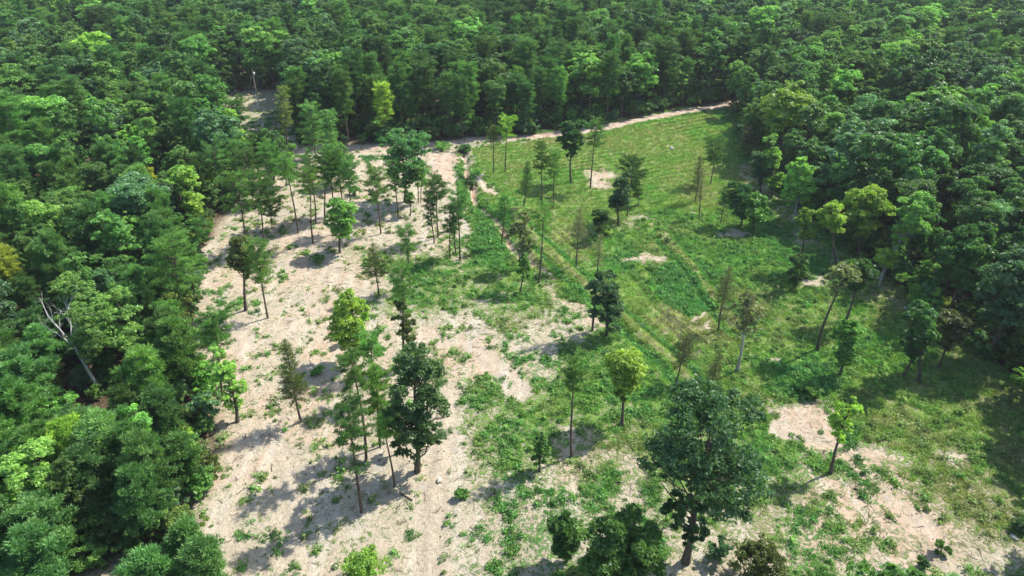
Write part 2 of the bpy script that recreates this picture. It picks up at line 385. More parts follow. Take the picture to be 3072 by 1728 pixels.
def tube(path, rad, sides=6):
    P = np.asarray(path, float); n = len(P)
    T = np.gradient(P, axis=0); T /= np.linalg.norm(T, axis=1)[:, None] + 1e-9
    ref = np.array([1., 0, 0]) if abs(T[:, 0]).mean() < .8 else np.array([0, 1., 0])
    A = np.cross(T, ref); A /= np.linalg.norm(A, axis=1)[:, None] + 1e-9; B = np.cross(T, A)
    an = np.arange(sides) * 2 * PI / sides
    V = P[:, None] + np.asarray(rad)[:, None, None] * (A[:, None] * np.cos(an)[None, :, None] + B[:, None] * np.sin(an)[None, :, None])
    V = V.reshape(-1, 3); i = np.arange(n - 1)[:, None] * sides; j = np.arange(sides)[None]; k = (j + 1) % sides
    F = np.stack([i + j, i + k, i + sides + k, i + sides + j], -1).reshape(-1, 4)
    return V, F
class Wood:
    def __init__(s): s.V = []; s.F = []; s.n = 0
    def add(s, path, rad, sides=6):
        V, F = tube(path, rad, sides); s.V.append(V); s.F.append(F + s.n); s.n += len(V)
    def arrays(s): return np.concatenate(s.V), np.concatenate(s.F)

def rand_dirs(rng, n):
    v = rng.normal(size=(n, 3)); return v / np.linalg.norm(v, axis=1)[:, None]
def leaf_cloud(rng, C, Rr, n_per, size, flat_=.7, shade_c=None, needle=False, out_bias=.8):
    """n_per leaf-sized faces round each clump centre C (k,3) with radius Rr (k,)"""
    k = len(C); idx = np.repeat(np.arange(k), n_per); N = len(idx)
    d = rand_dirs(rng, N); d[:, 2] = np.where(d[:, 2] < -.35, -d[:, 2] * .6, d[:, 2])
    rr = Rr[idx] * (rng.random(N) ** .45)
    if needle: rr = Rr[idx] * (.15 + .85 * rng.random(N) ** .7)
    c = C[idx] + d * rr[:, None] * np.array([1, 1, flat_])
    if needle:
        t = d + rng.normal(size=(N, 3)) * .35; t[:, 2] += .35; t /= np.linalg.norm(t, axis=1)[:, None]
        w = np.cross(t, rand_dirs(rng, N)); w /= np.linalg.norm(w, axis=1)[:, None] + 1e-9
        L = size * (.7 + .7 * rng.random(N))[:, None]; W = size * .22 * (.7 + .6 * rng.random(N))[:, None]
        V = np.stack([c - w * W, c + w * W, c + t * L * 1.3], 1)
    else:
        nrm = rand_dirs(rng, N) + d * out_bias; nrm[:, 2] += .35; nrm /= np.linalg.norm(nrm, axis=1)[:, None] + 1e-9
        t = np.cross(nrm, rand_dirs(rng, N)); t /= np.linalg.norm(t, axis=1)[:, None] + 1e-9
        w = np.cross(nrm, t)
        L = size * (.65 + .7 * rng.random(N))[:, None]; W = L * (.55 + .3 * rng.random(N))[:, None]
        V = np.stack([c - t * L, c + w * W + t * L * .4, c - w * W + t * L * .5], 1)
    sh = (rng.random(k) if shade_c is None else shade_c)[idx] * .65 + rng.random(N) * .35
    F = np.arange(N * 3).reshape(N, 3)
    return V.reshape(-1, 3), F, np.repeat(sh, 3)

def trunk_path(h, lean, rng, n=8, bend=.02):
    t = np.linspace(0, 1, n); wob = rng.normal(size=2) * h * bend; ph = rng.random() * 2
    P = np.stack([lean[0] * t ** 1.1 + wob[0] * np.sin(PI * t * 1.3 + ph) - wob[0] * np.sin(ph), lean[1] * t ** 1.1 + wob[1] * np.sin(PI * t), h * t], 1)
    return t, P
def at_h(P, t, q):
    return np.array([np.interp(q, t, P[:, i]) for i in range(3)])

def prof(shape, t):
    t = np.clip(t, 0, 1)
    if shape == 'round': return np.sqrt(np.clip(1 - ((t - .45) / .56) ** 2, .03, 1))
    if shape == 'umbrella': return np.sqrt(np.clip(1 - ((t - .62) / .66) ** 2, .03, 1)) * (.45 + .55 * sstep(0, .45, t))
    if shape == 'column': return .35 + .65 * np.sqrt(np.clip(1 - ((t - .42) / .6) ** 2, 0, 1))
    if shape == 'cone': return np.clip(1.03 - t, .04, 1) ** .75 * (.55 + .45 * sstep(0, .2, t))
    if shape == 'wide': return np.sqrt(np.clip(1 - ((t - .5) / .52) ** 2, .03, 1))
    return np.ones_like(t)

def make_broadleaf(rng, h, cb, w, lean=(0, 0), shape='round', clumps=70, per=70, leaf=.26, gaps=.12, tr=None, sides=7, forks=6, clump_k=1., lobe_k=1.):
    """h height, cb crown-bottom height, w crown width. returns wood arrays and leaf arrays"""
    t, P = trunk_path(h * .93, lean, rng, 8, .03); r0 = tr or (.011 * h + .03 * w ** .5)
    W = Wood(); W.add(P, r0 * (1 - t) ** .8 * (1 + .5 * np.exp(-t * 30)) + .025, sides)
    k = int(clumps); nl = int(np.clip(3 + w / 1.1 + (h - cb) / 2.5, 4, 16))
    # boughs: several unequal lobes hung on the trunk, each carrying leaf clumps on its upper side
    lt = np.clip((np.arange(nl) + rng.random(nl)) / nl, .02, .97); la = rng.random() * 6.28 + np.arange(nl) * 2.4 + rng.normal(size=nl) * .4
    env = w / 2 * prof(shape, lt); lr = np.maximum(env * (.40 + .34 * rng.random(nl)) * lobe_k, .10 * w); ld = np.maximum(env - lr, 0) * (.75 + .55 * rng.random(nl))
    lz = cb + (h - cb) * lt; lz = np.minimum(lz, h - lr * .62); lz[-1] = h - lr[-1] * .7; lz = np.maximum(lz, cb + .25 * lr)
    LC = np.stack([at_h(P, t, min(1, q / h)) for q in lz]); LC[:, 2] = lz; LC[:, 0] += np.cos(la) * ld; LC[:, 1] += np.sin(la) * ld
    pk = rng.choice(nl, k, p=lr ** 1.6 / (lr ** 1.6).sum()); d_ = rand_dirs(rng, k); d_[:, 2] = np.where(d_[:, 2] < -.3, -d_[:, 2], d_[:, 2])
    C = LC[pk] + d_ * (lr[pk] * (.55 + .55 * rng.random(k) ** .6))[:, None] * np.array([1, 1, .8])
    C[:, 2] = np.minimum(np.maximum(C[:, 2], cb * .9), h * 1.02)
    cr = (.10 + .30 * lr[pk]) * (.55 + .8 * rng.random(k)) * clump_k
    ctr = at_h(P, t, .5 * (cb + h) / h)
    hol = rand_dirs(rng, 5) * w * .46; keep = np.ones(k, bool)
    for q in hol: keep &= np.linalg.norm(C - ctr - q, axis=1) > w * gaps
    C = C[keep]; cr = cr[keep]
    V, F, S = leaf_cloud(rng, C, cr, per, leaf, .72)
    order = rng.permutation(len(C))[:min(90, max(5, int(len(C) * forks / 12)))]
    for i in order:
        q = max(.12, (C[i, 2] - (.25 + .35 * rng.random()) * np.hypot(C[i, 0] - ctr[0], C[i, 1] - ctr[1]) - .3) / h)
        q = min(q, .9); a = at_h(P, t, q); c = C[i]; mid = (a + c) / 2 + np.array([0, 0, -.04 * h * rng.random()]) + rng.normal(size=3) * .1
        rr = r0 * (1 - q) ** .8 * .42 + .012
        W.add([a, mid, c], [rr, rr * .6, .012], 4)
    return W.arrays(), (V, F, S)

def make_pine(rng, h, cb, w, lean=(0, 0), whorls=12, tuft=.42, per=34, shape='pine', dens=1., tr=None, sides=7, droop=.12, low=0):
    t, P = trunk_path(h * .98, lean, rng, 9, .012); r0 = tr or (.0085 * h + .035)
    W = Wood(); W.add(P, r0 * (1 - t) ** .75 + .02, sides)
    C = []; R_ = []
    n = int(whorls)
    for i in range(n + low):
        if i < n: q = (i + rng.random() * .8) / n; z = cb + (h - cb) * q * .99
        else: z = cb - (cb * .35) * rng.random(); q = 0
        nb = max(2, int(round((3 + 2 * rng.random()) * dens)))
        if i >= n: nb = 1
        a0 = rng.random() * 2 * PI
        for j in range(nb):
            if shape == 'pine': L = w / 2 * (.3 + .7 * math.sqrt(max(0, 1 - ((q - .38) / .68) ** 2))) * (.35 + .75 * rng.random())
            elif shape == 'young': L = w / 2 * max(.05, 1.02 - q ** 2.4) ** .6 * (.42 + .72 * rng.random()) * (.7 + .3 * min(1, q * 4))
            else: L = w / 2 * (1.03 - q) ** .8 * (.6 + .5 * rng.random())
            if i >= n: L = w * .28 * rng.random() + .4
            az = a0 + j * 2 * PI / nb + rng.normal() * .35; up = .15 + .55 * q
            a = at_h(P, t, z / h / .98 if z / h / .98 < 1 else 1); d = np.array([math.cos(az), math.sin(az), 0])
            e = a + d * L + np.array([0, 0, L * (up - droop)]); mid = a + d * L * .5 + np.array([0, 0, L * (up * .35)])
            rr = .012 + .012 * L; W.add([a, mid, e], [rr * 1.3, rr, .008], 3)
            nt_ = max(1, int(round(L / (tuft * .85))))
            for s in range(nt_):
                f = 1 - s * .8 / max(nt_, 1) * (.9 if nt_ > 1 else 0)
                pt = a + (e - a) * f + np.array([0, 0, (mid - (a + e) / 2)[2] * 4 * f * (1 - f)]) + rng.normal(size=3) * tuft * .25
                C.append(pt); R_.append(tuft * (.7 + .55 * rng.random()) * (1 if f > .5 else .8))
    C.append(at_h(P, t, 1) + np.array([0, 0, .1])); R_.append(tuft * .9)
    C = np.array(C); R_ = np.array(R_)
    V, F, S = leaf_cloud(rng, C, R_, per, tuft * .5, .8, needle=True)
    return W.arrays(), (V, F, S)

def put(name, me, parent=None, loc=None, color=None):
    o = bpy.data.objects.new(name, me); COL.objects.link(o)
    if parent is not None: o.parent = parent
    if loc is not None: o.location = loc
    if color is not None: o.color = tuple(color) + (1,)
    return o
def thing(name, label, cat, loc=(0, 0, 0), rz=0, group=None):
    o = bpy.data.objects.new(name, None); COL.objects.link(o); o.empty_display_size = .5
    o.location = loc; o.rotation_euler = (0, 0, rz); o['label'] = label; o['category'] = cat
    if group: o['group'] = group
    return o
def tag(o, label=None, cat=None, group=None, kind=None):
    for k, v in (('label', label), ('category', cat), ('group', group), ('kind', kind)):
        if v: o[k] = v
    return o

TINT_ = dict(g=(.046, .122, .026), lg=(.070, .175, .034), y=(.110, .215, .028), bg=(.046, .125, .044), db=(.028, .076, .032), d=(.024, .072, .020), b=(.046, .112, .056),
            o=(.060, .100, .024), gr=(.095, .125, .065), br=(.058, .078, .034), red=(.22, .03, .045), dg=(.033, .092, .024),
            pg=(.048, .128, .040), yy=(.17, .21, .025))
TINT = {k_: tuple(min(.5, c_ * f_) for c_, f_ in zip(v_, (2.45, 2.05, 1.6))) for k_, v_ in TINT_.items()}

# ------------------------------------------------------------------ ground
def axis(lo, hi, step, far):
    a = list(np.arange(lo, hi + .01, step)); s = step
    while a[-1] < far: s *= 1.22; a.append(a[-1] + s)
    s = step
    while a[0] > -far: s *= 1.22; a.insert(0, a[0] - s)
    return np.array(a)
gx = axis(-78, 92, .5, 3800); gy = axis(28, 205, .5, 3800)
XX, YY = np.meshgrid(gx, gy); xf = XX.ravel(); yf = YY.ravel(); zf = height(xf, yf)
nx_, ny_ = len(gx), len(gy)
ii = np.arange(ny_ - 1)[:, None] * nx_ + np.arange(nx_ - 1)[None]
FQ = np.stack([ii, ii + 1, ii + nx_ + 1, ii + nx_], -1).reshape(-1, 4)
me = mesh_np('ground', np.stack([xf, yf, zf], 1), [FQ], [M_GROUND], smooth=True)
veg, lush, red, forest, stripe = fields(xf, yf)
for nm, ch in (('cover', (veg, lush, red)), ('kinds', (forest, stripe, forest))):
    a = me.color_attributes.new(nm, 'FLOAT_COLOR', 'POINT')
    buf = np.ones((len(xf), 4), np.float32)
    for i_, c_ in enumerate(ch): buf[:, i_] = c_
    a.data.foreach_set('color', buf.ravel())
tag(put('ground', me), kind='structure')

def resample(pts, step):
    pts = np.asarray(pts); d = np.r_[0, np.cumsum(np.hypot(*np.diff(pts, axis=0).T))]
    s = np.arange(0, d[-1], step); return np.stack([np.interp(s, d, pts[:, 0]), np.interp(s, d, pts[:, 1])], 1)
rp = resample(ROAD, .6)
for _ in range(12): rp[1:-1] = (rp[:-2] + rp[1:-1] * 2 + rp[2:]) / 4
T_ = np.gradient(rp, axis=0); T_ /= np.hypot(*T_.T)[:, None]; Nn = np.stack([-T_[:, 1], T_[:, 0]], 1)
wid = 1.75 + (fbm(rp[:, 0], rp[:, 1], 4, 3, 3) - .5) * 1.0
wid = wid * .76
cs = np.array([-1, -.8, -.45, -.25, 0, .25, .45, .8, 1.]); dz = np.array([-.10, .05, .04, .07, .10, .07, .04, .05, -.10])
RX = rp[:, None, 0] + Nn[:, None, 0] * wid[:, None] * cs; RY = rp[:, None, 1] + Nn[:, None, 1] * wid[:, None] * cs
RZ = height(RX.ravel(), RY.ravel()).reshape(RX.shape) + dz + .03
nr, nc = RX.shape; ii = np.arange(nr - 1)[:, None] * nc + np.arange(nc - 1)[None]
tag(put('dirt_road', mesh_np('dirt_road', np.stack([RX, RY, RZ], -1).reshape(-1, 3), [np.stack([ii, ii + 1, ii + nc + 1, ii + nc], -1).reshape(-1, 4)], [M_ROAD], smooth=True)), kind='structure')

# ------------------------------------------------------------------ surveyed trees of the clearing
# kind, base px, top px, crown width px, crown bottom py, tint, name, category, label
HERO = [
 # --- left of the clearing
 ('P', 896,701, 854,467, 58, 545, 'g', 'leaning bare-trunked pine, leftmost of the row on the sandy rise'),
 ('P', 940,731, 912,509, 66, 578, 'lg', 'pine with rounded bright tuft, nearest the viewer in the sandy rise row'),
 ('P', 948,675, 932,470, 70, 552, 'dg', 'thick straight pine with dark crown, third along the sandy rise row'),
 ('P', 975,671, 964,445, 48, 559, 'g', 'very thin pine stem between two thick pines on the sandy rise'),
 ('P', 1003,650, 985,440, 72, 552, 'g', 'pine behind the light green young oak, left stem of two close trunks'),
 ('P', 1031,650, 1012,455, 66, 538, 'g', 'pine behind the light green young oak, right stem of two close trunks'),
 ('P', 1054,693, 1044,487, 62, 570, 'dg', 'slim pine at the right end of the sandy rise row with one low tuft'),
 ('S', 1019,756, 1003,602, 98, 716, 'lg', 'small light green oak on the sand in front of the pine row'),
 ('P', 745,772, 700,527, 96, 640, 'g', 'broad feathery pine overhanging the bend of the sandy track, left of a pair'),
 ('P', 792,748, 778,529, 88, 625, 'g', 'broad feathery pine overhanging the bend of the sandy track, right of a pair'),
 ('P', 817,690, 805,578, 70, 648, 'dg', 'short pine at the edge of the sandy track behind the broad pair'),
 ('P', 822,610, 806,436, 62, 530, 'g', 'upright pine standing behind the broad feathery pair, by the road mouth'),
 ('P', 946,476, 934,318, 74, 430, 'pg', 'tall twin-stemmed pine beside the road junction'),
 ('P', 985,505, 994,334, 48, 440, 'pg', 'narrow spire-topped pine beside the road junction'),
 ('S', 1020,560, 1010,428, 82, 520, 'lg', 'round pale green tree just below the dirt road junction'),
 ('P', 865,474, 835,262, 42, 378, 'o', 'tall narrow pine with long bare stem at the foot of the power-line gap'),
 ('O', 1216,611, 1222,404, 168, 560, 'bg', 'biggest rounded oak close below the dirt road, wide grey-green crown'),
 ('P', 1195,650, 1179,480, 52, 565, 'dg', 'pine whose stem stands in front of the big rounded oak by the road'),
 ('P', 1143,701, 1123,513, 68, 600, 'g', 'open feathery pine alone on bare soil left of the big rounded oak'),
 ('S', 1230,648, 1228,560, 30, 615, 'g', 'spindly sapling on bare soil below the big rounded oak'),
 ('P', 1256,611, 1254,490, 42, 540, 'g', 'left stem of the thin twin pines beside the big rounded oak'),
 ('P', 1263,613, 1264,497, 40, 542, 'lg', 'right stem of the thin twin pines beside the big rounded oak'),
 ('P', 1314,709, 1306,523, 64, 605, 'dg', 'tall pine with tiered sparse crown on the pink soil above the weeds'),
 ('P', 1303,725, 1284,577, 42, 670, 'd', 'crooked small-crowned tree leaning beside the tall tiered pine'),
 ('P', 1350,771, 1346,622, 46, 700, 'g', 'left one of three thin pines on the strip beside the gully'),
 ('P', 1368,757, 1366,600, 42, 690, 'g', 'middle one of three thin pines on the strip beside the gully'),
 ('P', 1380,775, 1372,569, 60, 650, 'dg', 'tallest of three thin pines on the strip beside the gully'),
 ('P', 1505,735, 1507,588, 34, 660, 'dg', 'slim dark pine standing right at the edge of the red gully'),
 ('S', 1573,798, 1556,636, 72, 745, 'gr', 'thin-leaved ash-like tree just across the red gully'),
 ('S', 1561,870, 1559,763, 46, 835, 'lg', 'small light green sapling-like tree below the lower gully bend'),
 ('P', 1616,840, 1640,616, 62, 694, 'g', 'tall single pine beside the gully with clear leaning stem'),
 ('C', 1571,620, 1587,483, 46, 570, 'dg', 'pointed sparse cedar left of two thin field pines'),
 ('P', 1626,622, 1626,427, 44, 509, 'g', 'taller one of two thin pines in the mown field'),
 ('P', 1659,626, 1664,453, 40, 531, 'g', 'shorter one of two thin pines in the mown field'),
 ('C', 1480,517, 1481,376, 46, 425, 'o', 'olive slim tree with bare stem, left of a pair under the dirt road'),
 ('P', 1515,515, 1525,352, 64, 412, 'y', 'yellowish layered tree with bare stem, right of a pair under the dirt road'),
 ('O', 1714,549, 1708,368, 86, 476, 'd', 'dark oak with forked trunk in the mown field close to the road'),
 ('P', 1771,566, 1783,360, 58, 438, 'dg', 'very tall straight pine next to the dark forked oak'),
 ('P', 1881,648, 1897,471, 72, 570, 'dg', 'dark dense pine behind the silvery tree in the mid field'),
 ('O', 1857,676, 1865,517, 64, 630, 'b', 'silvery blue-green tree with ragged column crown in the mid field'),
 ('S', 1913,618, 1917,545, 36, 600, 'lg', 'slight pale green tree beside the dark dense pine in the field'),
 ('C', 2084,607, 2104,467, 44, 552, 'br', 'brownish sparse cedar in the upper field'),
 ('P', 2131,555, 2142,416, 66, 488, 'd', 'dark flat-topped pine in the upper field by the brownish cedar'),
 ('C', 2096,652, 2110,535, 26, 600, 'gr', 'nearly bare thin stem below the brownish cedar in the upper field'),
 ('P', 2162,669, 2182,560, 34, 610, 'd', 'thin leaning stem at the left side of the dark shaded clump'),
 ('O', 2225,676, 2216,553, 78, 665, 'd', 'dark drooping tree in the clump where the field meets the wood'),
 ('S', 2259,686, 2272,580, 84, 668, 'g', 'bushy green tree in front of the dark drooping one at the field edge'),
 ('S', 2243,469, 2247,370, 62, 450, 'gr', 'ghostly grey-leaved young tree in the shade at the top corner of the field'),
 ('O', 2282,575, 2278,462, 66, 560, 'b', 'bluish tree at the wood edge with leafy skirt'),
 ('S', 2318,585, 2312,405, 66, 560, 'lg', 'bright green spire behind the bluish tree at the wood edge'),
 ('S', 2380,663, 2415,473, 92, 622, 'lg', 'fresh green tree with pale stem at the wood edge beside bare path'),
 ('S', 2385,862, 2390,743, 60, 856, 'dg', 'short bushy column-shaped tree at the edge of the lush grass'),
 ('S', 2398,800, 2422,628, 66, 708, 'y', 'leaning slim tree with yellowish top behind the bushy column tree'),
 ('S', 2509,806, 2500,612, 92, 700, 'y', 'smaller yellow-green crown left of the big yellow-green tree'),
 ('O', 2577,765, 2604,570, 136, 720, 'y', 'big bright yellow-green tree at the wood edge'),
 ('O', 2644,834, 2735,588, 116, 735, 'lg', 'leaning tree with pale trunk and green crown beside the big yellow-green tree'),
 ('S', 2640,852, 2662,743, 70, 806, 'y', 'little yellow-green tree under the leaning pale-trunked tree'),
 ('O', 2451,1051, 2529,799, 88, 890, 'gr', 'grey-green tree with thick leaning dark trunk on the east slope'),
 ('O', 2533,970, 2597,791, 98, 878, 'd', 'dark leaning tree with flat crown behind the thick-trunked one'),
 ('C', 2155,993, 2185,797, 60, 906, 'br', 'dark brownish pine-like tree alone at the head of the diagonal bank'),
 ('S', 2211,1113, 2255,878, 96, 997, 'gr', 'pale thin-leaved tree with slender stem on the east slope'),
 ('C', 2119,1206, 2167,1057, 62, 1190, 'br', 'sparse leaning cedar behind the huge oak'),
 ('C', 2027,1157, 2062,1010, 76, 1090, 'br', 'twiggy almost leafless tree on the diagonal mown bank'),
 ('S', 2517,1132, 2561,958, 92, 1093, 'g', 'open tree with reddish tip on the east slope'),
 ('O', 2708,1130, 2762,1000, 74, 1085, 'dg', 'short left stem of the triple oak clump near the right wood'),
 ('O', 2757,1146, 2787,930, 116, 1060, 'dg', 'tallest oak of the triple clump near the right wood'),
 ('O', 2815,1105, 2880,942, 98, 1055, 'br', 'brownish green tree behind the triple oak clump'),
 ('S', 2491,1422, 2557,1204, 88, 1323, 'y', 'leaning yellow-green young tree on the peach-coloured soil'),
 ('O', 2056,1690, 2168,1212, 365, 1650, 'db', 'huge dark oak in the foreground, widest crown of the clearing'),
 ('O', 1850,1860, 1880,1575, 236, 1790, 'g', 'round-crowned green tree cut off by the bottom edge'),
 ('S', 1700,1690, 1708,1545, 90, 1670, 'g', 'wispy young tree just left of the round-crowned one at the bottom'),
 ('S', 1618,1422, 1622,1303, 56, 1400, 'g', 'young bright green tree by itself among the weeds in the foreground'),
 ('P', 1713,1379, 1717,1079, 52, 1165, 'dg', 'tall bare pole-like pine with tiny crown in the centre foreground'),
 ('S', 1865,1280, 1880,1067, 112, 1205, 'y', 'yellow-green multi-stemmed tree between the pole-like pine and the huge oak'),
 ('O', 1819,1005, 1823,815, 104, 990, 'b', 'dense blue-green column-shaped tree in the middle of the clearing'),
 ('C', 1777,989, 1803,703, 36, 800, 'gr', 'tall nearly dead pine leaning against the blue-green column tree'),
 ('C', 1728,795, 1744,620, 56, 715, 'gr', 'grey half-bare tree at the lower edge of the mown field'),
 ('O', 1797,716, 1797,630, 52, 700, 'd', 'small very dark tree in the hollow beside the grey half-bare one'),
 # --- centre left
 ('S', 737,928, 711,707, 86, 834, 'o', 'slim olive-crowned tree on the sandy track, left of a pair'),
 ('P', 803,950, 767,723, 78, 850, 'g', 'slim green pine on the sandy track, right of a pair'),
 ('P', 616,810, 584,667, 72, 725, 'dg', 'pine at the left edge of the sandy track near its narrowest point'),
 ('C', 904,1267, 845,1017, 96, 1195, 'o', 'sparse conical olive cedar alone on white sand, casting a long shadow'),
 ('S', 713,1267, 655,1040, 84, 1235, 'lg', 'slender leafy tree on the sand in front of the left wood'),
 ('P', 668,1204, 638,938, 108, 1050, 'g', 'pine with wide soft crown at the left wood edge above the red bush'),
 ('C', 1137,886, 1122,731, 78, 828, 'o', 'olive cedar with bare lower stem in the weeds above centre left'),
 ('P', 1231,866, 1217,687, 68, 760, 'dg', 'dark pine with compact crown right of the olive cedar'),
 ('P', 1211,1093, 1203,799, 62, 895, 'g', 'taller stem of the two thin pines on the peach soil'),
 ('S', 1223,1093, 1219,902, 62, 1030, 'o', 'shorter yellow-tinged stem of the two thin pines on the peach soil'),
 ('S', 1050,1090, 1027,880, 122, 1035, 'y', 'wide yellow-green tree at the top of the central tree group'),
 ('S', 1092,1015, 1085,914, 48, 960, 'y', 'small yellow-green tree behind the wide yellow-green one'),
 ('P', 1125,1195, 1120,1002, 86, 1075, 'g', 'fork-topped pine in the central group, below the wide yellow-green tree'),
 ('P', 1141,1343, 1120,1104, 82, 1240, 'lg', 'bright pine in the middle of the central group'),
 ('P', 1099,1382, 1060,1056, 92, 1165, 'g', 'tallest pine of the central group with thick clear trunk'),
 ('P', 1085,1536, 1039,1207, 94, 1330, 'dg', 'nearest pine of the central group, tufts in tiers down its stem'),
 ('P', 1185,1462, 1155,1255, 46, 1305, 'lg', 'leaning pine with tiny tuft beside the ivy-clad oak'),
 ('O', 1252,1418, 1276,1039, 192, 1350, 'bg', 'large ivy-clad oak at the right of the central group'),
 ('S', 1200,1363, 1194,1190, 66, 1310, 'd', 'thin dark tree tucked against the left side of the ivy-clad oak'),
 ('S', 592,1248, 584,1192, 42, 1238, 'red', 'small crimson-leaved tree at the left wood edge'),
 ('Y', 556,1690, 545,1573, 84, 1668, 'pg', 'small young pine at the bottom left, nearest the sand'),
 ('Y', 622,1765, 596,1633, 120, 1748, 'pg', 'bushy young pine cut by the bottom edge beside the sand'),
 ('Y', 440,1800, 430,1672, 150, 1780, 'pg', 'low broad young pine cut by the bottom edge beside pale log'),
 ('P', 712,440, 704,305, 76, 365, 'dg', 'pine at the left rim of the power-line gap, crown over bare soil'),
 ('S', 775,522, 778,388, 84, 505, 'g', 'bushy green tree at the near end of the power-line gap'),
 ('S', 822,545, 820,395, 66, 520, 'dg', 'slim deep green tree at the near end of the power-line gap'),
 ('P', 705,572, 702,425, 84, 500, 'g', 'soft-crowned pine left of the bushy tree at the gap end'),
 ('P', 640,612, 648,440, 92, 530, 'dg', 'dark soft-crowned pine two trees left of the bushy gap-end tree'),
 ('P', 738,600, 738,452, 80, 530, 'pg', 'young-looking pine in front of the bushy gap-end tree'),
 ('S', 860,560, 862,430, 50, 530, 'lg', 'small pale green tree beside the slim deep green one at the gap end'),
 ('P', 551,956, 505,711, 132, 850, 'g', 'tall wide-crowned pine rising over the left wood'),
 ('P', 529,1052, 490,905, 90, 985, 'g', 'grey-stemmed pine below the tall wide-crowned one in left wood'),
]
KN = dict(P=('pine_tree', 'pine tree'), C=('cedar_tree', 'cedar tree'), O=('oak_tree', 'oak tree'), S=('young_tree', 'tree'), Y=('young_pine', 'pine tree'))
LANDMARKS = []
def build_hero(i, row):
    kd, bx, by, tx, ty, w, cby, tint, label = row
    rng = np.random.default_rng(100 + i)
    x, y = G(bx, by); z = H1(x, y)
    # heights: where the sight lines to top and crown foot cross the upright plane through the trunk
    d = ray(tx, ty); s = y / d[1]; h = CAM_H + d[2] * s - z; lx = d[0] * s - x
    d2 = ray(bx + (tx - bx) * (by - cby) / max(1, by - ty), cby); cb = CAM_H + d2[2] * (y / d2[1]) - z
    depth = pix(x, y, h / 2)[2]; cw = w * depth / FPX
    # crowns have depth: the crown rises a bit behind the trunk plane
    h = max(h - .0 * cw, 1.5); cb = max(.25, min(cb, h * .85)); cb = cb if kd in 'PC' else max(.15 * h if h > 4 else .1, cb)
    lean = (lx, rng.normal() * .02 * h)
    near = depth < 90
    scale = 1.0 if near else .8
    if kd == 'P':
        sparse = 1.0
        wood, lf = make_pine(rng, h, cb, cw * 1.2, lean, whorls=max(6, int((h - cb) * 1.7)), tuft=.44 if cw > 3.5 else .36, per=50 if near else 36, dens=1.1, low=6 if 'tiers' in label else 2)
        mats = (M_PINEBARK, M_NEEDLE)
    elif kd == 'C':
        bare = tint in ('gr', 'br')
        wood, lf = make_pine(rng, h, cb, cw * 1.1, lean, whorls=int((h - cb) * 2.8) + 3, tuft=.30, per=10 if bare else 16, shape='cone', dens=1.3, droop=.05, low=2)
        mats = (M_BARK, M_NEEDLE)
    elif kd == 'Y':
        wood, lf = make_pine(rng, h, .3, cw * 1.05, lean, whorls=int(h * 2.2) + 3, tuft=.55, per=84, shape='young', dens=1.8, low=0)
        mats = (M_PINEBARK, M_NEEDLE)
    else:
        vol = cw * cw * (h - cb); cl = int(np.clip(vol * .7 + 36, 36, 260))
        shape = 'column' if 'column' in label or 'spire' in label else ('round' if 'ivy' in label or kd != 'O' else 'umbrella')
        if 'huge' in label: shape = 'umbrella'; cl = 500
        if 'round-crowned' in label: shape = 'wide'; cl = 460
        per = (62 if 'huge' in label else 80) if kd == 'O' else 54
        if tint == 'gr': per = 20; cl = int(cl * .9)
        wood, lf = make_broadleaf(rng, h, cb, cw, lean, shape, cl, per, (.185 if near else .23), .13 if kd == 'O' else .16, forks=9,
                                  clump_k=(.8 if 'huge' in label else 1.0) if kd == 'O' else .95, lobe_k=.95 if 'ivy' in label else (.76 if kd == 'O' and cw > 5 else 1.08))
        mats = (M_PALEBARK if 'pale' in label and kd != 'C' else M_BARK, M_LEAF)
    nm, cat = KN[kd]
    if kd == 'S' and w < 60: nm = 'sapling'
    o = thing(nm, label, cat, (x, y, z - .05), 0, None)
    put('trunk', mesh_np('trunk', wood[0], [wood[1]], [mats[0]], smooth=True), o)
    put('crown', mesh_np('crown', lf[0], [lf[1]], [mats[1]], shade=lf[2]), o, color=TINT[tint])
    LANDMARKS.append((x, y, label))
    return h, cw
HERO_POS = []
for i_, r_ in enumerate(HERO):
    h_, cw_ = build_hero(i_, r_)
    gx_, gy_ = G(r_[1], r_[2]); HERO_POS.append((gx_, gy_, max(1.6, cw_ * .5)))
HERO_POS = np.array(HERO_POS)

HERO_POS = np.r_[HERO_POS, [[*G(300, 1215), 3.5], [*G(305, 1275), 5.0], [*G(250, 1190), 3.0], [*G(352, 1168), 3.2]]]
# ------------------------------------------------------------------ dead trees
def dead_tree(rng, path, r0, limbs, green=None):
    W = Wood(); P = np.asarray(path, float); n = len(P)
    W.add(P, np.linspace(r0, r0 * .35, n), 7); tips = []
    def grow(a, d, L, r, lv):
        k = 4; pts = [a]; p = a.copy(); dd = d.copy()
        for _ in range(k):
            dd = dd + rng.normal(size=3) * .09; dd[2] += .02; dd /= np.linalg.norm(dd); p = p + dd * L / k; pts.append(p.copy())
        W.add(pts, np.linspace(r, r * .4, k + 1), 4 if lv else 5); tips.append(p)
        if lv < 3:
            for j in range(4 if lv == 0 else 3):
                s = pts[2 + j % 3]; d2 = dd + rng.normal(size=3) * .55; d2[2] += .15; d2 /= np.linalg.norm(d2)
                grow(np.array(s), d2, L * .5, r * .42, lv + 1)
    for q, d, L in limbs:
        a = np.array([np.interp(q, np.linspace(0, 1, n), P[:, i]) for i in range(3)]); d = np.array(d, float); d /= np.linalg.norm(d)
        grow(a, d, L, r0 * .38, 0)
    return W.arrays(), tips
rng = np.random.default_rng(5)
x, y = G(306, 1186); z = H1(x, y)
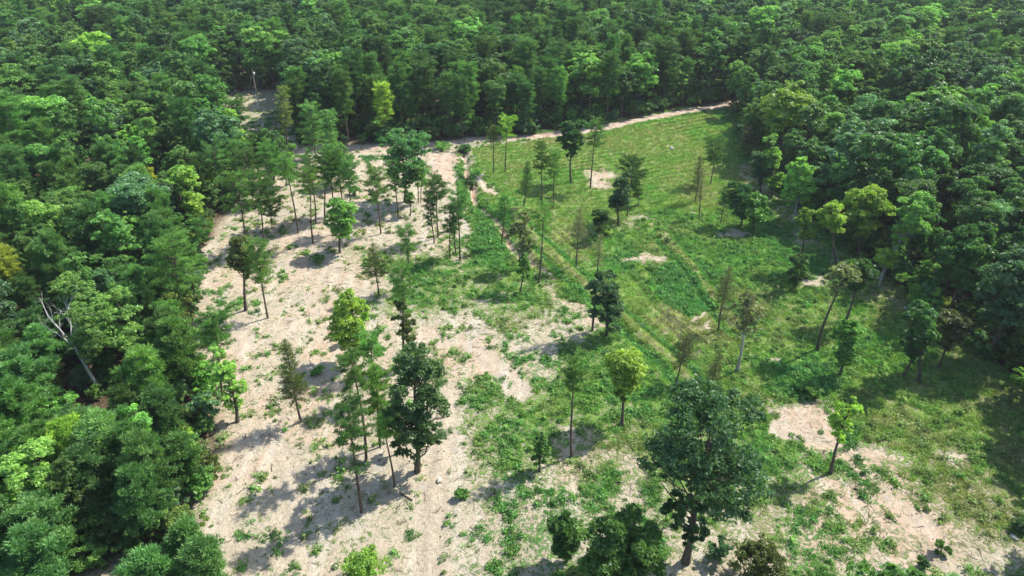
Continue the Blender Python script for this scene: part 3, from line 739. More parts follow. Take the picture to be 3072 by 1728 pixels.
wood, tips = dead_tree(rng, [(0, 0, 0), (-.5, .1, 3), (-1.0, .1, 6), (-1.4, .3, 8.2)], .27,
    [(1, (-.55, .2, 1.0), 4.2), (1, (-.1, .5, 1.1), 4.4), (.97, (.45, .3, 1), 3.6), (.9, (.9, .2, .8), 3.0), (.85, (-.8, .4, .7), 3.4), (.6, (.8, 0, .5), 1.4)])
o = thing('dead_tree', 'pale grey half-dead tree with bare upswept limbs standing in the left wood', 'dead tree', (x, y, z))
put('trunk', mesh_np('trunk', wood[0], [wood[1]], [M_WHITEBARK], smooth=True), o)
Cc = np.array([t_ for t_ in tips if t_[0] > -1.2 and t_[2] > 6]); 
if len(Cc) < 8: Cc = np.array(tips)
Cc = np.r_[Cc + rng.normal(size=Cc.shape) * .3, np.array([.6, .2, 9.0]) + rand_dirs(rng, 60) * np.array([2.2, 1.8, 2.6]) * rng.random((60, 1)) ** .5]
nc_ = len(Cc) - 60
V, F, S = leaf_cloud(rng, Cc, np.r_[np.full(nc_, .4), np.full(60, .6)], 34, .18)
put('crown', mesh_np('crown', V, [F], [M_LEAF], shade=S), o, color=TINT['g'])

def snag(name, label, bx, by, tx, ty, r, m=M_DEADWOOD, stubs=5, cat='dead tree'):
    x, y = G(bx, by); z = H1(x, y); d = ray(tx, ty); s = y / d[1]; h = CAM_H + d[2] * s - z; lx = d[0] * s - x
    rng = np.random.default_rng(int(bx)); t, P = trunk_path(h, (lx, 0), rng, 7, .02)
    o = thing(name, label, cat, (x, y, z - .05)); put('trunk', mesh_np('trunk', *[(a if i == 0 else [a]) for i, a in enumerate(tube(P, r * (1 - t * .6), 7))], [m], smooth=True), o)
    for k in range(stubs):
        q = .45 + .5 * rng.random(); a = at_h(P, t, q); az = rng.random() * 6.28; L = .5 + 1.1 * rng.random()
        V, F = tube([a, a + np.array([math.cos(az) * L * .6, math.sin(az) * L * .6, .2 * L]), a + np.array([math.cos(az) * L, math.sin(az) * L, .45 * L])], [.05, .035, .012], 4)
        put('branch', mesh_np('branch', V, [F], [m], smooth=True), o)
    return o
snag('dead_snag', 'tall bare grey snag poking out of the left wood canopy', 418, 640, 383, 474, .16, M_PALEBARK)
snag('dead_snag', 'weathered leafless stem at the left side of the power-line gap, nearer the pole', 668, 324, 652, 241, .17, M_BARK)
snag('dead_snag', 'thin leafless stem at the left side of the power-line gap, nearer the viewer', 666, 400, 646, 310, .12, M_DEADWOOD)
snag('dead_snag', 'short pale snag leaning beside the thin leafless stem', 580, 402, 560, 332, .12, M_PALEBARK, 7)
o = snag('dead_snag', 'forked white dead stem among the dark right wood', 2965, 735, 2975, 650, .14, M_PALEBARK, 6)
snag('dead_snag', 'bare straight stem in the dark gap behind the power pole, nearer the pine', 821, 264, 795, 118, .2, M_BARK, 3)
snag('dead_snag', 'thinner bare stem in the dark gap right of the straight one', 829, 262, 820, 190, .12, M_BARK, 3)

# ------------------------------------------------------------------ power poles
def box(cx, cy, cz, sx, sy, sz):
    V = np.array([[a, b, c] for a in (-1, 1) for b in (-1, 1) for c in (-1, 1)], float) * np.array([sx, sy, sz]) / 2 + np.array([cx, cy, cz])
    return V, np.array([[0, 1, 3, 2], [4, 6, 7, 5], [0, 4, 5, 1], [2, 3, 7, 6], [0, 2, 6, 4], [1, 5, 7, 3]])
def cyl(c, r, h, n=14, r2=None):
    r2 = r if r2 is None else r2; a = np.arange(n) * 2 * PI / n
    V = np.r_[np.c_[np.cos(a) * r, np.sin(a) * r, np.zeros(n)], np.c_[np.cos(a) * r2, np.sin(a) * r2, np.full(n, h)], [[0, 0, 0], [0, 0, h]]] + np.array(c)
    i = np.arange(n); j = (i + 1) % n
    return V, [np.c_[i, j, n + j, n + i], np.c_[j, i, np.full(n, 2 * n)], np.c_[n + i, n + j, np.full(n, 2 * n + 1)]]
x, y = G(771, 287); z = H1(x, y); d = ray(763, 205); hp = CAM_H + d[2] * y / d[1] - z
pole = thing('power_pole', 'weathered wooden power pole with white transformer at the top of the gap', 'power pole', (x, y, z))
V, F = tube([(0, 0, 0), (0, 0, hp * .5), (0, 0, hp)], [.17, .15, .12], 10); put('pole', mesh_np('pole', V, [F], [M_POLE], smooth=True), pole)
V, F = cyl((.38, -.1, hp - 1.9), .24, .75); tr_ = put('transformer', mesh_np('transformer', V, F, [M_WHITE]), pole)
V, F = cyl((.38, -.1, hp - 1.15), .06, .16, 8, .04); put('bushing', mesh_np('bushing', V, F, [M_CERAMIC]), tr_)
V, F = box(.19, -.05, hp - 1.5, .2, .1, .5); put('bracket', mesh_np('bracket', V, [F], [M_GREYMETAL]), pole)
V, F = cyl((0, 0, hp), .05, .22, 8, .03); put('insulator', mesh_np('insulator', V, F, [M_CERAMIC]), pole)
def wire(name, label, a, b, sag=.7, r=.012):
    a = np.array(a); b = np.array(b); t = np.linspace(0, 1, 14)[:, None]; P = a + (b - a) * t; P[:, 2] -= (4 * sag * t * (1 - t))[:, 0]
    V, F = tube(P, np.full(14, r), 4); tag(put(name, mesh_np(name, V, [F], [M_WIRE])), label, 'cable')
wire('cable', 'upper overhead wire running from the power pole into the wood', (x, y, z + hp + .2), (x + 60, y + 6, z + hp + .4))
wire('cable', 'lower overhead wire running from the power pole into the wood', (x, y, z + hp - 2.1), (x + 60, y + 6, z + hp - 1.6))
x2, y2 = G(785, 388); z2 = H1(x2, y2); d = ray(782, 361); hm = CAM_H + d[2] * y2 / d[1] - z2
mp_ = thing('meter_post', 'short service post with white electric meter box in the power-line gap', 'meter post', (x2, y2, z2))
V, F = box(0, 0, hm / 2, .15, .15, hm); put('post', mesh_np('post', V, [F], [M_GREYMETAL]), mp_)
V, F = box(.42, -.02, .95, .62, .22, .8); bx_ = put('meter_box', mesh_np('meter_box', V, [F], [M_WHITE]), mp_)
V, F = box(.16, 0, 1.2, .5, .06, .08); put('arm', mesh_np('arm', V, [F], [M_GREYMETAL]), mp_)
wire('cable', 'service wire dropping from the power pole to the meter post', (x, y, z + hp - 1.2), (x2, y2, z2 + hm), .8, .018)

# ------------------------------------------------------------------ logs, rocks
def log(name, label, p, q, r, m=M_DEADWOOD, cat='log'):
    a = np.array(G(*p)); b = np.array(G(*q)); za, zb = H1(*a), H1(*b); L = np.hypot(*(b - a))
    t = np.linspace(0, 1, 6); rg = np.random.default_rng(int(p[0]))
    P = np.c_[a[0] + (b[0] - a[0]) * t, a[1] + (b[1] - a[1]) * t, za + (zb - za) * t + r * .7]
    P[:, :2] += rg.normal(size=(6, 2)) * L * .012; c = P[0].copy(); P -= c
    V, F = tube(P, r * (1 - .45 * t), 8)
    e0 = np.arange(8); e1 = 40 + np.arange(8); V = np.r_[V, [P[0], P[-1]]]
    F3 = np.r_[np.c_[np.roll(e0, -1), e0, np.full(8, 48)], np.c_[e1, np.roll(e1, -1), np.full(8, 49)]]
    o = put(name, mesh_np(name, V, [F, F3], [m], smooth=False), loc=tuple(c)); tag(o, label, cat)
def rock(label, p, s, m=M_ROCK, seed=0):
    rg = np.random.default_rng(seed); x, y = G(*p); z = H1(x, y)
    n, k = 9, 6; V = []
    for i in range(1, k):
        ph = PI * i / k
        for j in range(n):
            a = 2 * PI * j / n; rr = 1 + rg.normal() * .13
            V.append((math.sin(ph) * math.cos(a) * rr, math.sin(ph) * math.sin(a) * rr * .8, math.cos(ph) * .6 * rr))
    V += [(0, 0, .62), (0, 0, -.6)]; V = np.array(V) * s; F4 = []; F3 = []
    for i in range(k - 2):
        for j in range(n): F4.append((i * n + j, (i + 1) * n + j, (i + 1) * n + (j + 1) % n, i * n + (j + 1) % n))
    for j in range(n): F3 += [(j, (j + 1) % n, len(V) - 2), ((k - 2) * n + (j + 1) % n, (k - 2) * n + j, len(V) - 1)]
    o = put('rock', mesh_np('rock', V, [np.array(F4), np.array(F3)], [m]), loc=(x, y, z + s * .25)); o.rotation_euler = (0, 0, seed * 1.3)
    tag(o, label, 'rock')
log('fallen_log', 'pale debarked log lying on dry grass right of the ivy-clad oak', (1310, 1263), (1344, 1258), .16)
log('fallen_log', 'thin pale log at the corner of the weedy patch above the foreground', (1388, 1175), (1416, 1163), .12)
log('fallen_log', 'short dark log lying on the peach soil in front of the leaning young tree', (2562, 1468), (2580, 1476), .14, M_BARK)
log('fallen_log', 'pale log end showing in the grass of the east slope', (2415, 1124), (2431, 1115), .12)
log('fallen_log', 'long pale log at the wood margin at the bottom left', (408, 1692), (436, 1668), .22, M_PALEBARK)
log('fallen_log', 'pale felled trunk at the far left end of the power-line gap', (690, 289), (711, 274), .28, M_PALEBARK)
log('fallen_log', 'dark fallen stem lying below the central tree group', (1200, 1482), (1238, 1506), .12, M_BARK)
log('fallen_log', 'leaning broken trunk resting at the wood edge below the yellow-green tree', (2526, 792), (2584, 752), .16, M_BARK)
log('fallen_log', 'dry branch on the sand at the foot of the bottom left pines', (600, 1335), (640, 1352), .09)
log('fallen_log', 'thin dark branch beside the tail of the dark fallen stem', (1190, 1530), (1206, 1508), .07, M_BARK)
for k_, (lb, p_, s_) in enumerate([
    ('white rock on pale dirt below the ivy-clad oak', (1318, 1449), .42), ('pale boulder alone in the mown upper field', (2015, 444), .6),
    ('small white stone beside the gully in the field grass', (1546, 643), .45), ('flat pale rock on the bare bank below the gully', (1649, 809), .6),
    ('white stone at the foot of the grey half-bare tree', (1735, 798), .42), ('light stone at the bottom edge of the sand', (1005, 1700), .3),
    ('pale stone beside the bottom young pine', (664, 1712), .42), ('second pale stone beside the bottom young pine', (646, 1706), .34),
    ('white stone in the dry grass near the bottom right', (3042, 1615), .4), ('bright stone on the shaded path along the right wood', (2717, 925), .42),
    ('small bright stone in the path bend under the yellow-green trees', (2588, 770), .35)]):
    rock(lb, p_, s_, M_ROCK, k_ + 1)
rock('dark brown stump-like boulder in the power-line gap', (822, 372), .8, M_DROCK, 31)
rock('rusty brown stone beside the power pole', (745, 286), .6, M_DROCK, 32)

# ------------------------------------------------------------------ shrubs one can tell apart
SHRUBS = [  # base px, width px, height m, tint, label
    (1412, 560, 44, 2.4, 'dg', 'dark bush leaning over the upper end of the gully'),
    (1815, 704, 42, 1.6, 'y', 'yellow-green bush beside the small very dark tree'),
    (2148, 1678, 78, 3.0, 'b', 'grey-green bush at the foot of the huge oak'),
    (2268, 1735, 155, 4.2, 'o', 'olive brown bushy cedar at the bottom right of the huge oak'),
    (1092, 1755, 148, 3.4, 'y', 'round yellow-green bush cut by the bottom edge on the sand'),
    (1030, 1245, 1, .1, 'g', ''), (955, 1125, 48, 1.0, 'g', 'low weed bush on the sand left of the central group'),
    (955, 783, 52, 1.3, 'g', 'dark low bush on the sand in front of the slim pines'),
    (560, 1335, 62, 2.8, 'y', 'yellow-green bush at the left wood edge below the red tree'),
    (620, 1300, 56, 2.2, 'g', 'green bush at the wood edge right beside the sand'),
    (540, 1290, 56, 3.0, 'lg', 'light green bush behind the yellow-green one at the wood edge'),
    (620, 1232, 64, 1.8, 'lg', 'spreading light bush under the red tree'),
    (606, 1402, 44, 1.3, 'lg', 'small bush sticking out over peach sand at the bottom left wood'),
    (1065, 590, 40, 1.7, 'g', 'bush between the pine row and the pink soil'),
    (1480, 555, 1, .1, 'g', ''), (1392, 452, 60, 1.8, 'dg', 'shaded bush under the dirt road at the gully head'),
    (1330, 446, 66, 1.4, 'g', 'leafy bush along the lower side of the dirt road'),
    (2235, 640, 60, 2.0, 'lg', 'light bush between the clump trees at the field edge'),
    (1590, 745, 46, 2.0, 'g', 'bush growing beside the gully under the thin-leaved tree'),
    (1545, 700, 42, 1.6, 'g', 'small bush on the gully brink'),
    (2430, 1190, 80, 1.6, 'g', 'wide low bush on the lush bank of the east slope'),
    (2090, 1420, 1, .1, 'g', ''), (2820, 1660, 44, 1.4, 'g', 'round bush on the peach soil at the bottom right'),
    (2760, 1700, 42, 1.3, 'dg', 'dark round bush nearest the bottom edge on the peach soil'),
    (1385, 1500, 42, 1.0, 'lg', 'lone weed bush in the bare strip of the foreground'),
    (2580, 1210, 1, .1, 'g', ''), (3052, 1590, 50, 1.6, 'b', 'grey-green bush near the right margin of the foreground'),
]
for k_, (bx, by, wpx, hh, tn, lb) in enumerate(SHRUBS):
    if not lb: continue
    rg = np.random.default_rng(700 + k_); x, y = G(bx, by); z = H1(x, y); cw = wpx * pix(x, y, hh / 2)[2] / FPX
    wd, lf = make_broadleaf(rg, hh, .12, cw, (0, 0), 'wide', int(24 + cw * cw * hh * .8), 60, .15, .06, tr=.05, sides=5, forks=5)
    o = thing('bush', lb, 'bush', (x, y, z - .05))
    put('stem', mesh_np('stem', wd[0], [wd[1]], [M_BARK], smooth=True), o)
    put('foliage', mesh_np('foliage', lf[0], [lf[1]], [M_LEAF], shade=lf[2]), o, color=TINT[tn])
    HERO_POS = np.r_[HERO_POS, [[x, y, 1.0]]]

# ------------------------------------------------------------------ model trees for the woods
LIB = {}
def lib(kind, k, fn):
    rg = np.random.default_rng(hash_(kind) + k); wd, lf = fn(rg); LIB.setdefault(kind, []).append(
        (mesh_np(kind + '_trunk', wd[0], [wd[1]], [M_PINEBARK if 'pine' in kind else M_BARK], smooth=True),
         mesh_np(kind + '_crown', lf[0], [lf[1]], [M_NEEDLE if 'pine' in kind else M_LEAF], shade=lf[2]), wd, lf))
def hash_(s): return sum(ord(c) * (i + 3) for i, c in enumerate(s)) * 7
for k_ in range(7):
    lib('broad', k_, lambda rg: make_broadleaf(rg, 16, 5.2, 8.2, tuple(rg.normal(size=2) * .5), ['round', 'umbrella', 'wide', 'round', 'column', 'umbrella', 'wide'][k_], 190, 74, .25, .10, forks=3, clump_k=1.1, lobe_k=.85))
for k_ in range(4):
    lib('slimbroad', k_, lambda rg: make_broadleaf(rg, 15, 4.5, 5.2, tuple(rg.normal(size=2) * .5), ['column', 'round', 'round', 'column'][k_], 120, 66, .24, .12, forks=3, clump_k=1.15))
for k_ in range(6):
    lib('tallpine', k_, lambda rg: make_pine(rg, 17, 7.0, 5.6, tuple(rg.normal(size=2) * .4), 20, .52, 46, 'pine', 1.3, low=4))
for k_ in range(6):
    lib('youngpine', k_, lambda rg: make_pine(rg, 10, 2.6, 5.6, tuple(rg.normal(size=2) * .5), 13, .56, 84, 'young', 1.45, low=1))
for k_ in range(5):
    lib('bush', k_, lambda rg: make_broadleaf(rg, 3.2, .2, 3.4, (0, 0), 'wide', 44, 54, .18, .1, tr=.06, sides=5, forks=4))

# ------------------------------------------------------------------ the air
HV, HF = box(0, 0, 29.75, 10600, 10600, 65.5)
hm, hnt, hout = mat('thin_summer_haze'); hp_ = hnt.nodes.new('ShaderNodeVolumePrincipled')
hp_.inputs['Color'].default_value = (.86, .92, 1.0, 1); hp_.inputs['Density'].default_value = .00011; hp_.inputs['Anisotropy'].default_value = .2
hnt.links.new(hp_.outputs[0], hout.inputs['Volume'])
tag(put('haze', mesh_np('haze', HV, [HF], [hm])), kind='stuff')

# ------------------------------------------------------------------ planting plan of the woods
def plant(spacing, x0, x1, y0, y1, seed):
    rg = np.random.default_rng(seed); xs = []; ys = []
    nyy = int((y1 - y0) / (spacing * .87)); nxx = int((x1 - x0) / spacing)
    for j in range(nyy):
        for i in range(nxx):
            xs.append(x0 + (i + .5 * (j % 2)) * spacing); ys.append(y0 + j * spacing * .87)
    P = np.c_[xs, ys] + rg.normal(size=(len(xs), 2)) * spacing * .22
    return P, rg
def visible(P, mx=1.0, zt=18, lo=-.35):
    px, py, zc = pix(P[:, 0], P[:, 1], 8.0)
    side = 26 + 0 * px
    ok = (zc > 5) & (np.abs(px - 1536) < 1536 + FPX * side / np.maximum(zc, 5)) & (py < 1728 + FPX * 14 / np.maximum(zc, 5)) & (P[:, 1] < 420)
    return ok
P, rg = plant(3.6, -330, 345, 8, 420, 11)
d_clear = sdist(P[:, 0], P[:, 1], CLEAR); road_d = seg_dist(P[:, 0], P[:, 1], ROAD)
ok = visible(P) & (d_clear < -.3) & (road_d > 2.3)
dh = np.min(np.hypot(P[:, None, 0] - HERO_POS[None, :, 0], P[:, None, 1] - HERO_POS[None, :, 1]) - HERO_POS[None, :, 2], axis=1)
ok &= dh > .6
P = P[ok]; d_clear = d_clear[ok]
px, py, zc = pix(P[:, 0], P[:, 1])
rnd = rg.random(len(P)); rnd2 = rg.random(len(P)); pn = fbm(P[:, 0], P[:, 1], 26, 2, 123)
kind = np.empty(len(P), object); hgt = np.zeros(len(P))
left_low = (px < 700) & (py > 1120)
left_mid = (px < 900) & (py > 560) & ~left_low
right = (px > 2200) & (py > 330)
for i in range(len(P)):
    if left_low[i]: kind[i] = 'youngpine' if rnd[i] < .80 else ('slimbroad' if rnd[i] < .96 else 'broad'); hgt[i] = 7.2 + 4.2 * rnd2[i]
    elif left_mid[i]:
        kind[i] = 'youngpine' if rnd[i] < .30 else ('slimbroad' if rnd[i] < .68 else ('tallpine' if rnd[i] < .78 else 'broad')); hgt[i] = 7.5 + 6.5 * rnd2[i]
    elif right[i]: kind[i] = 'broad' if rnd[i] < .78 else 'slimbroad'; hgt[i] = 13 + 7.5 * rnd2[i]
    else:
        pp = .30 + 1.0 * (pn[i] - .5) + (.18 if 1000 < px[i] < 2000 else -.12)
        kind[i] = 'tallpine' if rnd[i] < pp else ('broad' if rnd[i] < pp + .50 else 'slimbroad'); hgt[i] = 11.5 + 8.0 * rnd2[i]
# thin out where big round crowns stand
keep = np.ones(len(P), bool)
bigk = kind == 'broad'
order = np.argsort(rg.random(len(P)))
acc = []
cell = {}
need = {'broad': 5.5, 'slimbroad': 3.9, 'tallpine': 3.9, 'youngpine': 3.0}
for i in order:
    r = need[kind[i]] * hgt[i] / 15.0 if kind[i] != 'youngpine' else 3.1
    cx, cy = int(P[i, 0] // 8), int(P[i, 1] // 8); bad = False
    for a in (-1, 0, 1):
        for b_ in (-1, 0, 1):
            for (j, rj) in cell.get((cx + a, cy + b_), ()):
                if (P[i, 0] - P[j, 0]) ** 2 + (P[i, 1] - P[j, 1]) ** 2 < ((r + rj) * .5) ** 2: bad = True; break
            if bad: break
        if bad: break
    if bad: keep[i] = False
    else: cell.setdefault((cx, cy), []).append((i, r))
P = P[keep]; kind = kind[keep]; hgt = hgt[keep]; d_clear = d_clear[keep]; px = px[keep]; py = py[keep]; zc = zc[keep]
Z = height(P[:, 0], P[:, 1])
tpx, tpy, tzc = pix(P[:, 0], P[:, 1], Z + hgt * .8)
inframe = (tpx > -60) & (tpx < 3132) & (tpy < 1790) & (tpy > -60)
TN = {'broad': ['g', 'g', 'dg', 'b', 'g', 'lg', 'd'], 'slimbroad': ['g', 'lg', 'g', 'dg', 'g', 'b'], 'tallpine': ['dg', 'g', 'dg', 'g', 'd'], 'youngpine': ['pg', 'pg', 'g', 'dg']}
SIZE0 = {'broad': 16., 'slimbroad': 15., 'tallpine': 17., 'youngpine': 10.}
LBLC = dict(g='mid-green', lg='light green', dg='deep green', b='grey-green', d='dark green', o='olive green', pg='soft green', y='yellow-green', yy='golden yellow')
ORD = ['first', 'second', 'third', 'fourth', 'fifth', 'sixth', 'seventh', 'eighth', 'ninth', 'tenth', 'eleventh', 'twelfth', 'thirteenth', 'fourteenth',
       'fifteenth', 'sixteenth', 'seventeenth', 'eighteenth', 'nineteenth', 'twentieth']
def ordw(n): return ORD[n] if n < 20 else ('%dth' % (n + 1))
broadish = np.array([k in ('broad', 'slimbroad') for k in kind])
sel = np.zeros(len(P), bool)
size_px = hgt / tzc
for cls in (broadish, ~broadish):
    idx = np.where(cls & inframe)[0]; idx = idx[np.argsort(-size_px[idx])][:292]; sel[idx] = True
EDGE_L = [  # landmark spots outside the trees, named by what one can find in the photograph
    (2600, 700, 'behind the big yellow-green tree'), (2850, 1000, 'behind the triple oak clump'), (3040, 1180, 'beyond the shaded field margin'),
    (2400, 560, 'behind the fresh pale-stemmed tree'), (2200, 330, 'past the end of the road'), (1950, 340, 'above the mown field'),
    (1750, 370, 'behind the tall straight pine'), (1500, 390, 'behind the yellowish layered tree'), (1220, 410, 'behind the big roadside oak'),
    (1000, 420, 'behind the road junction'), (800, 262, 'behind the power pole'), (655, 330, 'beside the power-line gap'),
    (700, 520, 'beside the broad feathery pine pair'), (590, 760, 'beside the sandy track bend'), (540, 960, 'around the tall wide-crowned pine'),
    (590, 1200, 'behind the crimson-leaved tree'), (560, 1500, 'behind the sandy bottom corner'), (300, 1690, 'behind the long pale log'),
    (300, 1100, 'around the half-dead tree'), (380, 560, 'around the bare grey snag')]
EL = np.array([G(a, b_) for a, b_, _ in EDGE_L])
near_i = np.argmin(np.hypot(P[:, None, 0] - EL[None, :, 0], P[:, None, 1] - EL[None, :, 1]), axis=1)
dist_l = np.hypot(P[:, 0] - EL[near_i, 0], P[:, 1] - EL[near_i, 1])
rg = np.random.default_rng(99)
tints = [TN[k][int(rg.integers(len(TN[k])))] for k in kind]
for i in range(len(P)):
    if rg.random() < .010 and zc[i] < 260: tints[i] = 'y'
    if 2300 < px[i] and py[i] > 500 and tints[i] in ('lg', 'g') : tints[i] = 'dg'
# a few bright crowns the photograph shows
for (qx, qy, tn) in ((560, 560, 'y'), (20, 800, 'yy'), (1110, 330, 'y'), (1690, 330, 'y'), (1980, 320, 'lg'), (460, 510, 'yy'), (590, 650, 'y'), (2950, 420, 'y')):
    g_ = np.hypot(tpx - qx, tpy - qy); j = int(np.argmin(g_)); tints[j] = tn
names = {'broad': 'broadleaf_tree', 'slimbroad': 'broadleaf_tree', 'tallpine': 'pine_tree', 'youngpine': 'young_pine'}
phr = {'broad': 'round-crowned broadleaf', 'slimbroad': 'slim broadleaf', 'tallpine': 'tall pine', 'youngpine': 'bushy young pine'}
wood_count = {}
rank = {}
for i in np.argsort(dist_l):
    if not sel[i]: continue
    key = (near_i[i], phr[kind[i]], tints[i]); n_ = rank.get(key, 0); rank[key] = n_ + 1
    var = int(rg.integers(len(LIB[kind[i]]))); tm, cm, _, _ = LIB[kind[i]][var]
    s = hgt[i] / SIZE0[kind[i]]; sx = s * (.82 + .5 * rg.random())
    if kind[i] == 'youngpine': sx = (.55 + .045 * hgt[i]) * (.75 + .4 * rg.random())
    lab = '%s %s tree, %s such %s' % (LBLC[tints[i]], phr[kind[i]], ordw(n_), EDGE_L[near_i[i]][2])
    lab = lab.replace('pine tree', 'pine')
    o = thing(names[kind[i]], lab, 'pine tree' if 'pine' in kind[i] else 'tree', (P[i, 0], P[i, 1], Z[i] - .1), rg.random() * 6.28,
              'pines in the surrounding wood' if 'pine' in kind[i] else 'broadleaf trees in the surrounding wood')
    o.scale = (sx, sx, s)
    put('trunk', tm, o); put('crown', cm, o, color=TINT[tints[i]])

# ------------------------------------------------------------------ masses: instanced on points
def library_collection(name, items):
    c = bpy.data.collections.new(name)
    for me_ in items:
        c.objects.link(bpy.data.objects.new('%s_model' % name, me_))
    return c
def pick_tints(names_, n, rg):
    T = np.array([TINT[t] if isinstance(t, str) else t for t in names_]); return T[rg.integers(0, len(T), n)]
def scatter(name, pts, rotz, scl, coll, n_items, label, tints_, seed=0, tilt=None):
    n = len(pts); me = bpy.data.meshes.new(name); me.vertices.add(n); me.vertices.foreach_set('co', np.asarray(pts, np.float32).ravel())
    a = me.attributes.new('pick', 'INT', 'POINT'); a.data.foreach_set('value', np.random.default_rng(seed).integers(0, n_items, n).astype(np.int32))
    a = me.attributes.new('tint', 'FLOAT_COLOR', 'POINT'); tc_ = np.ones((n, 4), np.float32); tc_[:, :3] = tints_; a.data.foreach_set('color', tc_.ravel())
    a = me.attributes.new('turn', 'FLOAT_VECTOR', 'POINT')
    rt = np.zeros((n, 3), np.float32); rt[:, 2] = rotz
    if tilt is not None: rt[:, :2] = tilt
    a.data.foreach_set('vector', rt.ravel())
    a = me.attributes.new('size', 'FLOAT_VECTOR', 'POINT'); sc = np.asarray(scl, np.float32)
    if sc.ndim == 1: sc = np.repeat(sc[:, None], 3, 1)
    a.data.foreach_set('vector', sc.ravel()); me.update()
    o = put(name, me); tag(o, label, None, None, 'stuff')
    ng = bpy.data.node_groups.new(name + '_nodes', 'GeometryNodeTree')
    ng.interface.new_socket('Geometry', in_out='INPUT', socket_type='NodeSocketGeometry')
    ng.interface.new_socket('Geometry', in_out='OUTPUT', socket_type='NodeSocketGeometry')
    N = ng.nodes; gi = N.new('NodeGroupInput'); go = N.new('NodeGroupOutput'); ip = N.new('GeometryNodeInstanceOnPoints')
    ci = N.new('GeometryNodeCollectionInfo'); ci.inputs['Collection'].default_value = coll
    ci.inputs['Separate Children'].default_value = True; ci.inputs['Reset Children'].default_value = True
    ip.inputs['Pick Instance'].default_value = True
    def na(nm, dt):
        q = N.new('GeometryNodeInputNamedAttribute'); q.data_type = dt; q.inputs['Name'].default_value = nm; return q.outputs['Attribute']
    L = ng.links; L.new(gi.outputs[0], ip.inputs['Points']); L.new(ci.outputs[0], ip.inputs['Instance'])
    L.new(na('pick', 'INT'), ip.inputs['Instance Index']); L.new(na('size', 'FLOAT_VECTOR'), ip.inputs['Scale'])
    er = N.new('FunctionNodeEulerToRotation'); L.new(na('turn', 'FLOAT_VECTOR'), er.inputs[0]); L.new(er.outputs[0], ip.inputs['Rotation'])
    L.new(ip.outputs[0], go.inputs[0])
    md = o.modifiers.new('scatter', 'NODES'); md.node_group = ng
    return o
def joined(kind, k):
    _, _, wd, lf = LIB[kind][k]; V = np.r_[wd[0], lf[0]]; F = [wd[1], lf[1] + len(wd[0])]
    return mesh_np(kind + '_whole', V, F, [M_PINEBARK if 'pine' in kind else M_BARK, M_NEEDLE_MASS if 'pine' in kind else M_LEAF_MASS],
                   mi=np.r_[np.zeros(len(wd[1])), np.ones(len(lf[1]))], shade=np.r_[np.zeros(len(wd[0])), lf[2]])
for kd, nm, lb in (('broad', 'broadleaf_woods', 'far mass of round broadleaf crowns filling the wood'), ('slimbroad', 'mixed_woods', 'far mass of slim broadleaf trees between the round crowns'),
                   ('tallpine', 'pine_woods', 'far mass of pines mixed through the wood'), ('youngpine', 'young_pine_woods', 'young pines of the left wood beyond those one can tell apart')):
    m_ = (kind == kd) & ~sel
    if m_.sum() == 0: continue
    items = [joined(kd, k) for k in range(len(LIB[kd]))]
    cl = library_collection(kd, items); n_ = int(m_.sum()); r2 = np.random.default_rng(hash_(kd))
    s = hgt[m_] / SIZE0[kd]; sxx = s * (.85 + .5 * r2.random(n_))
    scatter(nm, np.c_[P[m_], Z[m_] - .1], r2.random(n_) * 6.28, np.c_[sxx, sxx, s], cl, len(items), lb, np.array([TINT[tints[j]] for j in np.where(m_)[0]]), seed=hash_(kd))

# undergrowth along and inside the wood margins
r2 = np.random.default_rng(31); n_ = 30000
q = np.c_[r2.uniform(-190, 200, n_), r2.uniform(12, 290, n_)]
dc = sdist(q[:, 0], q[:, 1], CLEAR); rdq = seg_dist(q[:, 0], q[:, 1], ROAD)
m_ = (dc < .5) & (rdq > 2.3) & visible(q) & (r2.random(n_) < np.exp(dc / 9.0) * .75 + .16)
q = q[m_]; n_ = len(q)
items = [joined('bush', k) for k in range(5)]
scatter('undergrowth', np.c_[q, height(q[:, 0], q[:, 1]) - .1], r2.random(n_) * 6.28, .45 + .95 * r2.random(n_), library_collection('undergrowth', items), len(items),
        'shrubby undergrowth between the trunks at the wood margins', pick_tints(('g', 'lg', 'dg', 'o', 'b', 'g'), n_, r2), seed=3)

# weeds, grass tufts, stones in the clearing
def weed_mesh(rg, n, r, hgt_, leaf):
    C = np.c_[rg.normal(size=n) * r * .5, rg.normal(size=n) * r * .5, np.abs(rg.normal(size=n)) * hgt_ * .5 + .04]
    V, F, S = leaf_cloud(rg, C, np.full(n, r * .35), 5, leaf, .8)
    return mesh_np('weed_leaves', V, [F], [M_WEED], shade=S)
def tuft_mesh(rg, n, r, hgt_, w=.03):
    a = rg.random(n) * 6.28; rr = r * np.sqrt(rg.random(n)); b = np.c_[np.cos(a) * rr, np.sin(a) * rr, np.zeros(n)]
    d = np.c_[np.cos(a) * .45, np.sin(a) * .45, np.ones(n)] + rg.normal(size=(n, 3)) * .3; d /= np.linalg.norm(d, axis=1)[:, None]
    s_ = np.c_[-np.sin(a), np.cos(a), np.zeros(n)] * w; L = hgt_ * (.6 + .8 * rg.random(n))[:, None]
    V = np.stack([b - s_, b + s_, b + d * L], 1).reshape(-1, 3)
    return mesh_np('grass_blades', V, [np.arange(n * 3).reshape(n, 3)], [M_WEED], shade=np.repeat(rg.random(n), 3))
r2 = np.random.default_rng(41)
n_ = 330000; q = np.c_[r2.uniform(-75, 95, n_), r2.uniform(26, 200, n_)]
px_, py_, _ = pix(q[:, 0], q[:, 1]); m_ = (px_ > -150) & (px_ < 3222) & (py_ < 1860)
q = q[m_]; q = q[sdist(q[:, 0], q[:, 1], CLEAR) > -1.0]
vg, lu, rd, fo, st = fields(q[:, 0], q[:, 1])
